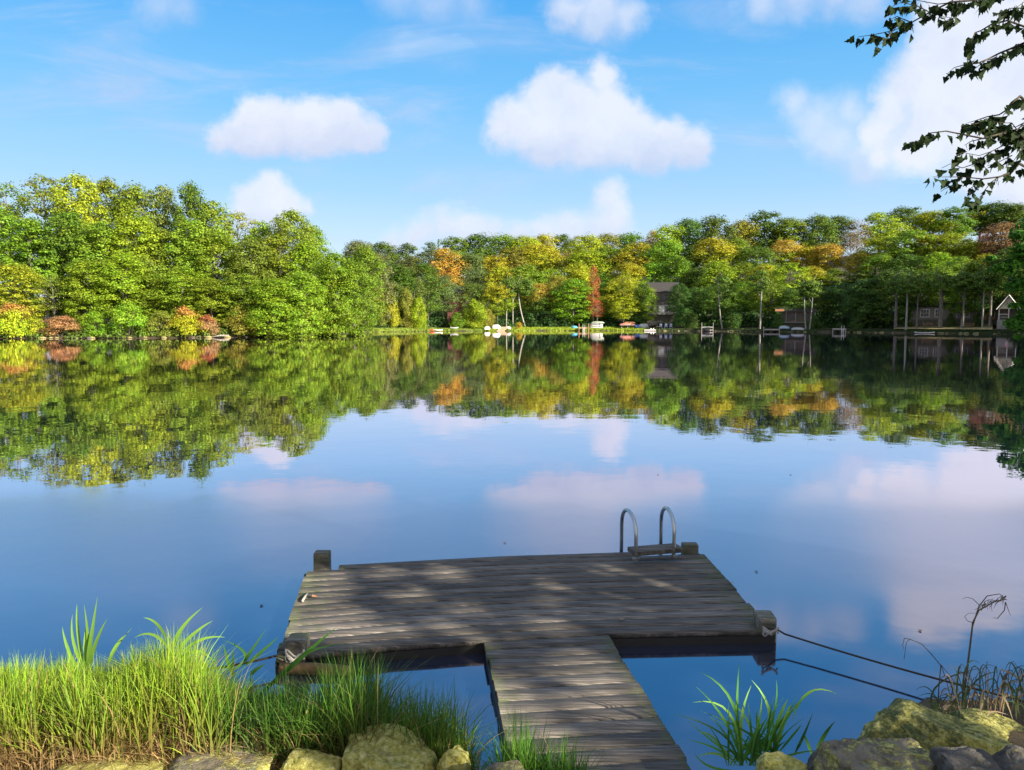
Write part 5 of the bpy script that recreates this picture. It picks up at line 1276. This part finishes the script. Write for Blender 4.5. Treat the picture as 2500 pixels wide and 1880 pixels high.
# person in pink at the porch
def person(loc, rz):
    root = empty('person', loc, rz, label='person in a pink shirt standing at the front of the cream cabin porch', cat='person')
    J = [(0, 0, .95), (0, .02, 1.15), (0, .03, 1.38), (0, .02, 1.5), (0, -.01, 1.62), (0, -.01, 1.72), (-.1, 0, .9), (-.11, -.03, .5), (-.11, 0, .08), (-.11, -.14, .03), (.1, 0, .9), (.12, .02, .5), (.13, .05, .08), (.13, -.09, .03),
         (-.19, .02, 1.4), (-.27, -.02, 1.14), (-.24, -.22, .98), (-.23, -.3, .95), (.19, .02, 1.4), (.26, .05, 1.13), (.27, -.05, .9), (.27, -.08, .83)]
    E = [(0, 1), (1, 2), (2, 3), (3, 4), (4, 5), (0, 6), (6, 7), (7, 8), (8, 9), (0, 10), (10, 11), (11, 12), (12, 13), (2, 14), (14, 15), (15, 16), (16, 17), (2, 18), (18, 19), (19, 20), (20, 21)]
    RD = [.13, .12, .13, .055, .085, .07, .09, .065, .045, .04, .09, .065, .045, .04, .06, .045, .035, .03, .06, .045, .035, .03]
    def sk(name, idx, m_, grow):
        mp = {j: i for i, j in enumerate(idx)}
        me = bpy.data.meshes.new(name); me.from_pydata([J[i] for i in idx], [(mp[a], mp[b]) for a, b in E if a in mp and b in mp], [])
        o = link(name, me, m_, root); md = o.modifiers.new('skin', 'SKIN')
        for i, j in enumerate(idx): me.skin_vertices[0].data[i].radius = (RD[j] * grow, RD[j] * grow * (.8 if j < 3 else 1))
        me.skin_vertices[0].data[0].use_root = True
        o.modifiers.new('sub', 'SUBSURF').levels = 1; o.modifiers['sub'].render_levels = 1; return o
    sk('body', list(range(22)), M_SKIN, 1.0)
    sk('shirt', [0, 1, 2, 14, 15, 18, 19], M_SHIRT, 1.18); sk('shorts', [0, 6, 7, 10, 11], M_LPAPER, 1.2)
    bm = bmesh.new(); bmesh.ops.create_icosphere(bm, subdivisions=2, radius=.105); bmesh.ops.translate(bm, vec=(0, .02, 1.73), verts=bm.verts)
    me = bpy.data.meshes.new('hair'); bm.to_mesh(me); bm.free(); link('hair', me, M_HAIR, root, True)
P_, rz_, _ = site(2456, 8.2); 
person((P_.x, P_.y, max(P_.z, 0)), rz_)
# red-roofed and barn-red houses half hidden in the trees
def smallhouse(u, v0, v1, w_px, off, wm, rm, lb):
    L0, rz, _ = site(u, off); y = L0.y; k = y / F; z1 = zat(v0, y); z0 = zat(v1, y); h = empty('house', (L0.x, L0.y, L0.z), rz, label=lb, cat='house'); W_ = w_px * k
    MB().box((0, 2.5, (z1 - 1.6 - L0.z) / 2), (W_, 5, z1 - 1.6 - L0.z)).build('wall', wm, h)
    gable(MB(), W_, 5, z1 - 1.6 - L0.z, 1.6).build('roof', rm, h)
    for x in (-W_ / 4, W_ / 4): window(h, x, z0 - L0.z + 1.6, .9, 1.1, -.01, M_BROWN)
smallhouse(917, 688, 716, 26, 24, M_PINK, M_REDROOF, 'small red-roofed house half hidden in the trees left of the willows')
smallhouse(1112, 700, 742, 38, 14, M_REDW, M_ROOF, 'dark red house in deep shade above the round willow bush')
# docks
def small_dock(u, w_px, off, zt, m_, lb, ladder=None, posts_up=.8, depth=2.2):
    L0, rz, _ = site(u, off); k = L0.y / F; W_ = w_px * k; o = empty('small_dock', (L0.x, L0.y, 0), rz, label=lb, cat='dock')
    mb = MB()
    for i in range(6): mb.box((0, -depth / 2 + (i + .5) * depth / 6, zt), (W_, depth / 6 - .03, .08))
    mb.box((0, -depth / 2 - .03, zt - .1), (W_, .05, .2)); mb.build('deck', m_, o)
    for x in (-W_ / 2, W_ / 2):
        for yy_ in (-depth / 2 - .12, depth / 2 - .1): MB().box((x, yy_, (zt + posts_up) / 2 - .3), (.13, .13, zt + posts_up + .6)).build('post', m_, o)
    if ladder is not None:
        mb = MB()
        for sx_ in (-.22, .22): mb.box((ladder + sx_, -depth / 2 - .22, zt / 2 + .2), (.06, .06, zt + .8))
        for i in range(4): mb.box((ladder, -depth / 2 - .22, .12 + i * zt / 4), (.44, .04, .06))
        mb.build('ladder', M_WHITE, o)
    return o
small_dock(1425, 23, -.6, .75, M_REDWOOD, 'reddish wooden dock with two tall posts and a white ladder on the lime grass shore', 0, .9)
small_dock(2047, 29, -.9, .75, M_GDOCK, 'grey dock on thin legs with a small white ladder on the shaded right shore', .6, .05, 2.6)
small_dock(1882, 36, -.5, .55, M_GDOCK, 'low grey dock left of the pale blue covered boat', None, .5)
# framed float with black round hull
L0, rz, _ = site(1726, -1.4); k = L0.y / F; o = empty('framed_float', (L0.x, L0.y, 0), rz, label='floating black hull hung in a grey post frame on the shaded right shore', cat='boat lift')
W_ = 27 * k
for x in (-W_ / 2, W_ / 2): MB().box((x, 0, .7), (.12, .12, 2.4)).build('post', M_GDOCK, o)
mb = MB(); mb.box((0, 0, .95), (W_, .1, .12)); mb.tube([(-W_ / 2, 0, .75), (-W_ / 4, 0, .88), (0, 0, .92), (W_ / 4, 0, .88), (W_ / 2, 0, .75)], .06, 6); mb.build('cross_bar', M_ALU, o)
MB().hull(W_ * .93, 1.1, .65, (0, .3, .02), 0, True).build('hull', M_BLACK, o, True)
def boat(u, off, L_, Wb, Dp, m_, lb, rot=0, flip=False, z=0, name='canoe', cat='canoe', rx=0, inner=None):
    P, rz, _ = site(u, off); o = empty(name, (P.x, P.y, P.z + z), rz + rot, label=lb, cat=cat)
    MB().hull(L_, Wb, Dp, (0, 0, 0), 0, flip, rx=rx).build('hull', m_, o, True)
    mb = MB()
    if not flip:
        for x in (-L_ * .2, L_ * .2): mb.box((x, 0, Dp * .8), (.2, Wb * .78, .03))
        mb.build('seat', M_GDOCK, o)
    else:
        mb.tube([(-L_ * .38, 0, Dp + .01), (0, 0, Dp + .025), (L_ * .38, 0, Dp + .01)], .02, 4); mb.build('keel', m_, o)
    return o
# stacked canoes on a rack
L0, rz, _ = site(1456, 3.5); k = L0.y / F
rk = empty('canoe_rack', (L0.x, L0.y, L0.z), rz, label='wooden rack holding the stack of pale canoes on the lime grass shore', cat='rack')
for x in (-1.0, 1.0):
    for yy_ in (-.45, .45): MB().box((x, yy_, .7), (.08, .08, 1.6)).build('upright', M_GDOCK, rk)
    for z in (.08, .48, .88, 1.28): MB().box((x, 0, z), (.07, .98, .06)).build('rail', M_GDOCK, rk)
for i, (m_, lb) in enumerate([(M_WHITE, 'lowest white canoe in the stack on the lime grass shore'), (M_WHITE, 'second lowest white canoe in the stack on the lime grass shore'), (M_ALU, 'grey canoe second from the top of the stack on the lime grass shore'), (M_GREENB, 'pale green canoe on top of the stack on the lime grass shore')]):
    o = boat(1456 + (3 if i == 3 else 0), 3.5, 2.9, .8, .30, m_, lb, 0, True, .12 + .4 * i); o['group'] = 'stacked canoes'
# red-pink boat rack
L0, rz, _ = site(1531, 3.0); rk = empty('boat_rack', (L0.x, L0.y, L0.z), rz, label='low white-legged rack under the faded pink boats', cat='rack')
for x in (-1.3, .1, 1.3): MB().box((x, -.3, .35), (.09, .09, .8)).build('leg', M_WHITE, rk)
MB().box((0, -.3, .78), (3.3, .9, .06)).build('shelf', M_GDOCK, rk)
boat(1531, 3.2, 3.5, .85, .4, M_PINK, 'faded pink upturned rowing boat lying on the white-legged rack', 0, True, .82, 'rowing_boat', 'boat')
boat(1537, 3.8, 2.6, .6, .3, M_ORANGE, 'orange kayak leaning on top of the faded pink boat', .15, True, 1.25, 'kayak', 'kayak')
boat(1555, 3.2, 1.3, .9, .5, M_BLUE, 'bright blue plastic boat tub right of the faded pink boat', .3, False, .25, 'plastic_tub', 'tub', rx=.7)
boat(1572, 4.0, 2.6, 1.5, 1.0, M_ALU, 'grey tarp-covered boat right of the bright blue tub', .2, True, .1, 'covered_boat', 'boat')
boat(1402, 3.0, 1.5, .9, .55, M_SKYB, 'turquoise tarp-covered dinghy left of the reddish dock', .2, True, .1, 'dinghy', 'boat')
# boats on the left part of the middle shore
boat(1054, .2, 1.2, .5, .3, M_RED, 'small red canoe end at the water edge below the willows', 0, False, 0)
boat(1070, .3, 2.0, .7, .28, M_WHITE, 'white canoe at the water edge right of the red canoe', .1, False, 0)
boat(1110, 2.4, 2.0, .7, .35, M_ALU, 'pale grey boat pulled up left of the round willow bush', .3, False, .05, 'rowing_boat', 'boat')
boat(1190, .9, 1.5, 1.0, .7, M_WHITE, 'white upturned boat nearest to the round willow bush', .6, True, .05, 'rowing_boat', 'boat')
boat(1212, 1.6, 1.9, 1.0, .85, M_WHITE, 'larger white upturned boat next to the tan boat ramp', .4, True, .15, 'rowing_boat', 'boat')
boat(1240, 1.3, 1.8, .9, .6, M_WHITE, 'white boat on the right side of the tan boat ramp', -.7, True, .05, 'rowing_boat', 'boat')
L0, rz, _ = site(1226, .4); o = MB().box((0, 0, 0), (1.7, 3.6, .08), rx=.28, rz=-.3).build('boat_ramp', M_TAN, None, label='tan boat ramp sloping into the water between white upturned boats', cat='ramp'); o.location = (L0.x, L0.y, .42); o.rotation_euler.z = rz
# white raft
L0, rz, _ = site(1586, -1.6); o = empty('raft', (L0.x, L0.y, .0), rz, label='flat white raft with two floats beside the end of the lime grass', cat='raft'); k = L0.y / F
MB().box((0, 0, .22), (28 * k, 1.6, .2), bev=.03).build('deck', M_WHITE, o)
for x in (.2, .75): MB().tube([(x, -.2, .32), (x, -.2, .62)], .13, 8).build('float', M_WHITE, o)
# blue-grey chairs
for i, u in enumerate((1612, 1625, 1637)):
    L0, rz, _ = site(u, 3.2); o = empty('garden_chair', (L0.x, L0.y, L0.z), rz, label=['leftmost', 'middle', 'rightmost'][i] + ' of three blue-grey garden chairs below the dark house', cat='chair', group='three garden chairs below the dark house')
    MB().box((0, 0, .38), (.55, .5, .06), rx=-.15).build('seat', M_CHAIRB, o)
    MB().box((0, .32, .75), (.55, .06, .85), rx=-.3).build('backrest', M_CHAIRB, o)
    for x in (-.3, .3):
        MB().box((x, 0, .58), (.1, .7, .05)).build('armrest', M_CHAIRB, o)
        for yy_ in (-.25, .28): MB().box((x, yy_, .27), (.07, .07, .56)).build('leg', M_CHAIRB, o)
boat(1913, 1.6, 2.1, 1.1, .55, M_LBLUE, 'pale blue covered boat on the shaded right shore below the brown cabin', .1, True, .25, 'covered_boat', 'boat')
boat(1911, 4.0, 1.5, .8, .4, M_YEL, 'yellow-cream upturned boat above the pale blue covered boat', -.1, True, .3, 'dinghy', 'boat')
boat(1946, 1.2, 2.6, 1.1, .5, M_ALU, 'grey upturned boat right of the pale blue covered boat', -.15, True, .05, 'rowing_boat', 'boat')
o = boat(2255, -.7, 3.2, .75, .16, M_WHITE, 'flat white paddle boat with two seats floating below the yellow lawn', 0, False, 0.02, 'paddle_boat', 'boat'); 
# picnic table on the lawn
for (u, off, lb) in [(2262, 7.5, 'brown picnic table behind the yellow lawn left of the thick trunk'), (2362, 7.5, 'brown picnic table in front of the long grey cabin')]:
    L0, rz, _ = site(u, off); o = empty('picnic_table', (L0.x, L0.y, L0.z + .3), rz, label=lb, cat='table')
    MB().box((0, 0, .74), (1.9, .75, .06)).build('table_top', M_REDWOOD, o)
    for yy_ in (-.7, .7): MB().box((0, yy_, .43), (1.9, .28, .05)).build('bench', M_REDWOOD, o)
    for x in (-.7, .7): MB().box((x, 0, .36), (.08, 1.5, .07)).box((x, -.35, .33), (.08, .08, .8), rx=-.4).box((x, .35, .33), (.08, .08, .8), rx=.4).build('leg', M_REDWOOD, o)
# shoreline stones and the log at the left shore
nst = 0
for (u0, u1, n, m_, row) in [(20, 840, 34, M_TAN, 'left'), (1620, 2500, 46, M_ROCKM, 'right')]:
    for i in range(n):
        u = random.uniform(u0, u1); P, rz_, _ = site(u, random.uniform(-.5, .8)); r = random.uniform(.1, .32)
        bm = bmesh.new(); bmesh.ops.create_icosphere(bm, subdivisions=2, radius=1)
        for vv in bm.verts:
            n_ = vv.co.normalized(); q = n_ * (1 + .3 * mnoise.noise(n_ * 1.5 + Vector((i * 3, u, 0)))); vv.co = Vector((q.x * r * 1.6, q.y * r, q.z * r * .6))
        me = bpy.data.meshes.new('stone'); bm.to_mesh(me); bm.free()
        o = link('shore_stone', me, M_ROCKM if row == 'right' or i % 3 else M_ROCKD, None, True, label='small stone at the water line of the %s shore' % ('tree-covered left' if row == 'left' else 'shaded right'), cat='stone', group='small stones along the %s shore' % row); o.location = (P.x, P.y, .08)
a_, _, _ = site(560, -.2); b_, _, _ = site(520, -.6)
o = MB().tube([Vector((0, 0, .15)), (b_ - a_) * .5 + Vector((0, 0, .2)), (b_ - a_) + Vector((0, 0, .05))], [.13, .11, .06], 7).build('fallen_log', M_BIRCH, None, True, label='pale fallen log lying along the left waterline', cat='log'); o.location = (a_.x, a_.y, .1)
# dark understory behind the front row (uncountable brush)
C_, N_ = [], []
rg = np.random.default_rng(11)
for i in range(1500):
    u = rg.uniform(840, 2680); off = rg.uniform(12, 48) if rg.uniform() < .8 else rg.uniform(8, 12)
    if 2190 < u < 2480 and off < 20: continue
    if 1570 < u < 1660 and off < 18: continue
    if 1890 < u < 1990 and off < 15: continue
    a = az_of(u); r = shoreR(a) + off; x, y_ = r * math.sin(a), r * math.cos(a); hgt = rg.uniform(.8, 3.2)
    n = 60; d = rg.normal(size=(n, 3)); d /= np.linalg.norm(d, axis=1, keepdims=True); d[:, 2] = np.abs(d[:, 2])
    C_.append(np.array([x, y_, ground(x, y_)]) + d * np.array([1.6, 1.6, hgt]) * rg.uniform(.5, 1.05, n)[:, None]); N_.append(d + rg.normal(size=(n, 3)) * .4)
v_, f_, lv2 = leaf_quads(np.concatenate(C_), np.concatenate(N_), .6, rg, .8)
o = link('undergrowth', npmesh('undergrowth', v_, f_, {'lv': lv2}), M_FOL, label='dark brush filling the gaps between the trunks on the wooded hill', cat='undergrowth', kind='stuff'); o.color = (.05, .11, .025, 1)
# low brush hiding the bare left bank
C_, N_ = [], []
for i in range(520):
    u = rg.uniform(-200, 900); off = rg.uniform(.2, 9); a = az_of(u); r = shoreR(a) + off; x, y_ = r * math.sin(a), r * math.cos(a); hgt = rg.uniform(.4, 1.8)
    n = 70; d = rg.normal(size=(n, 3)); d /= np.linalg.norm(d, axis=1, keepdims=True); d[:, 2] = np.abs(d[:, 2])
    C_.append(np.array([x, y_, ground(x, y_)]) + d * np.array([1.1, 1.1, hgt]) * rg.uniform(.5, 1.05, n)[:, None]); N_.append(d + rg.normal(size=(n, 3)) * .4)
v_, f_, lv2 = leaf_quads(np.concatenate(C_), np.concatenate(N_), .32, rg, .8)
o = link('undergrowth', npmesh('undergrowth', v_, f_, {'lv': lv2}), M_FOL, label='low green and brown brush along the foot of the left shore wood', cat='undergrowth', kind='stuff'); o.color = (.13, .20, .035, 1)

for i, (u, v, lb) in enumerate([(1604, 1158, 'dark speck of a leaf floating far out right of the centre'), (1930, 1159, 'small leaf floating on the water below the right reflections'), (640, 1479, 'small dark leaf floating left of the dock'), (1850, 1395, 'small leaf floating right of the dock'), (2245, 1537, 'pale leaf floating right of the dock near the ropes'), (1230, 1324, 'little pale twig floating beyond the far edge of the dock')]):
    p = onz(u, v, .006); a, b_, c_ = leaf_mesh(.035 if v > 1200 else .04, seed=i, curl=.05); VV = a + b_ + c_; n = len(a); FF = []
    for t in range(n - 1): FF += [(t, t + 1, n + t + 1, n + t), (n + t, n + t + 1, 2 * n + t + 1, 2 * n + t)]
    o = link('floating_leaf', npmesh('floating_leaf', VV, FF), M_DEAD if i > 3 else M_TWIG, label=lb, cat='leaf'); o.location = p; o.rotation_euler = (0, 0, i * 1.1)
# brush on the right shore beyond the frame and on the near right bank
def brush(pts, sz, leaf, name, lb, col):
    C_, N_ = [], []
    for (x, y_, z, r, hgt) in pts:
        n = 80; d = rg.normal(size=(n, 3)); d /= np.linalg.norm(d, axis=1, keepdims=True); d[:, 2] = np.abs(d[:, 2])
        C_.append(np.array([x, y_, z]) + d * np.array([r, r, hgt]) * rg.uniform(.4, 1.05, n)[:, None]); N_.append(d + rg.normal(size=(n, 3)) * .4)
    v_, f_, lv2 = leaf_quads(np.concatenate(C_), np.concatenate(N_), leaf, rg, .8)
    o = link(name, npmesh(name, v_, f_, {'lv': lv2}), M_FOL, label=lb, cat='undergrowth', kind='stuff'); o.color = col
P_ = []
for i in range(420):
    a = rg.uniform(.645, 1.25); r = shoreR(a) + rg.uniform(.5, 45); x, y_ = r * math.sin(a), r * math.cos(a)
    P_.append((x, y_, ground(x, y_), 2.0, rg.uniform(1, 3)))
brush(P_, 2, .6, 'undergrowth', 'green brush on the right shore past the right edge of the photo', (.10, .18, .03, 1))
P_ = []
for i in range(260):
    x = rg.uniform(4.2, 26); y_ = shoreY(x) - rg.uniform(.2, 7)
    if x < .74 * y_ + .6 or (Vector((x, y_, 0)) - Vector((7.4, .6, 0))).length < .6: continue
    P_.append((x, y_, bankz(x, y_), .45, rg.uniform(.15, .55)))
brush(P_, 1, .11, 'undergrowth', 'low green plants on the near right bank past the right edge of the photo', (.12, .22, .03, 1))
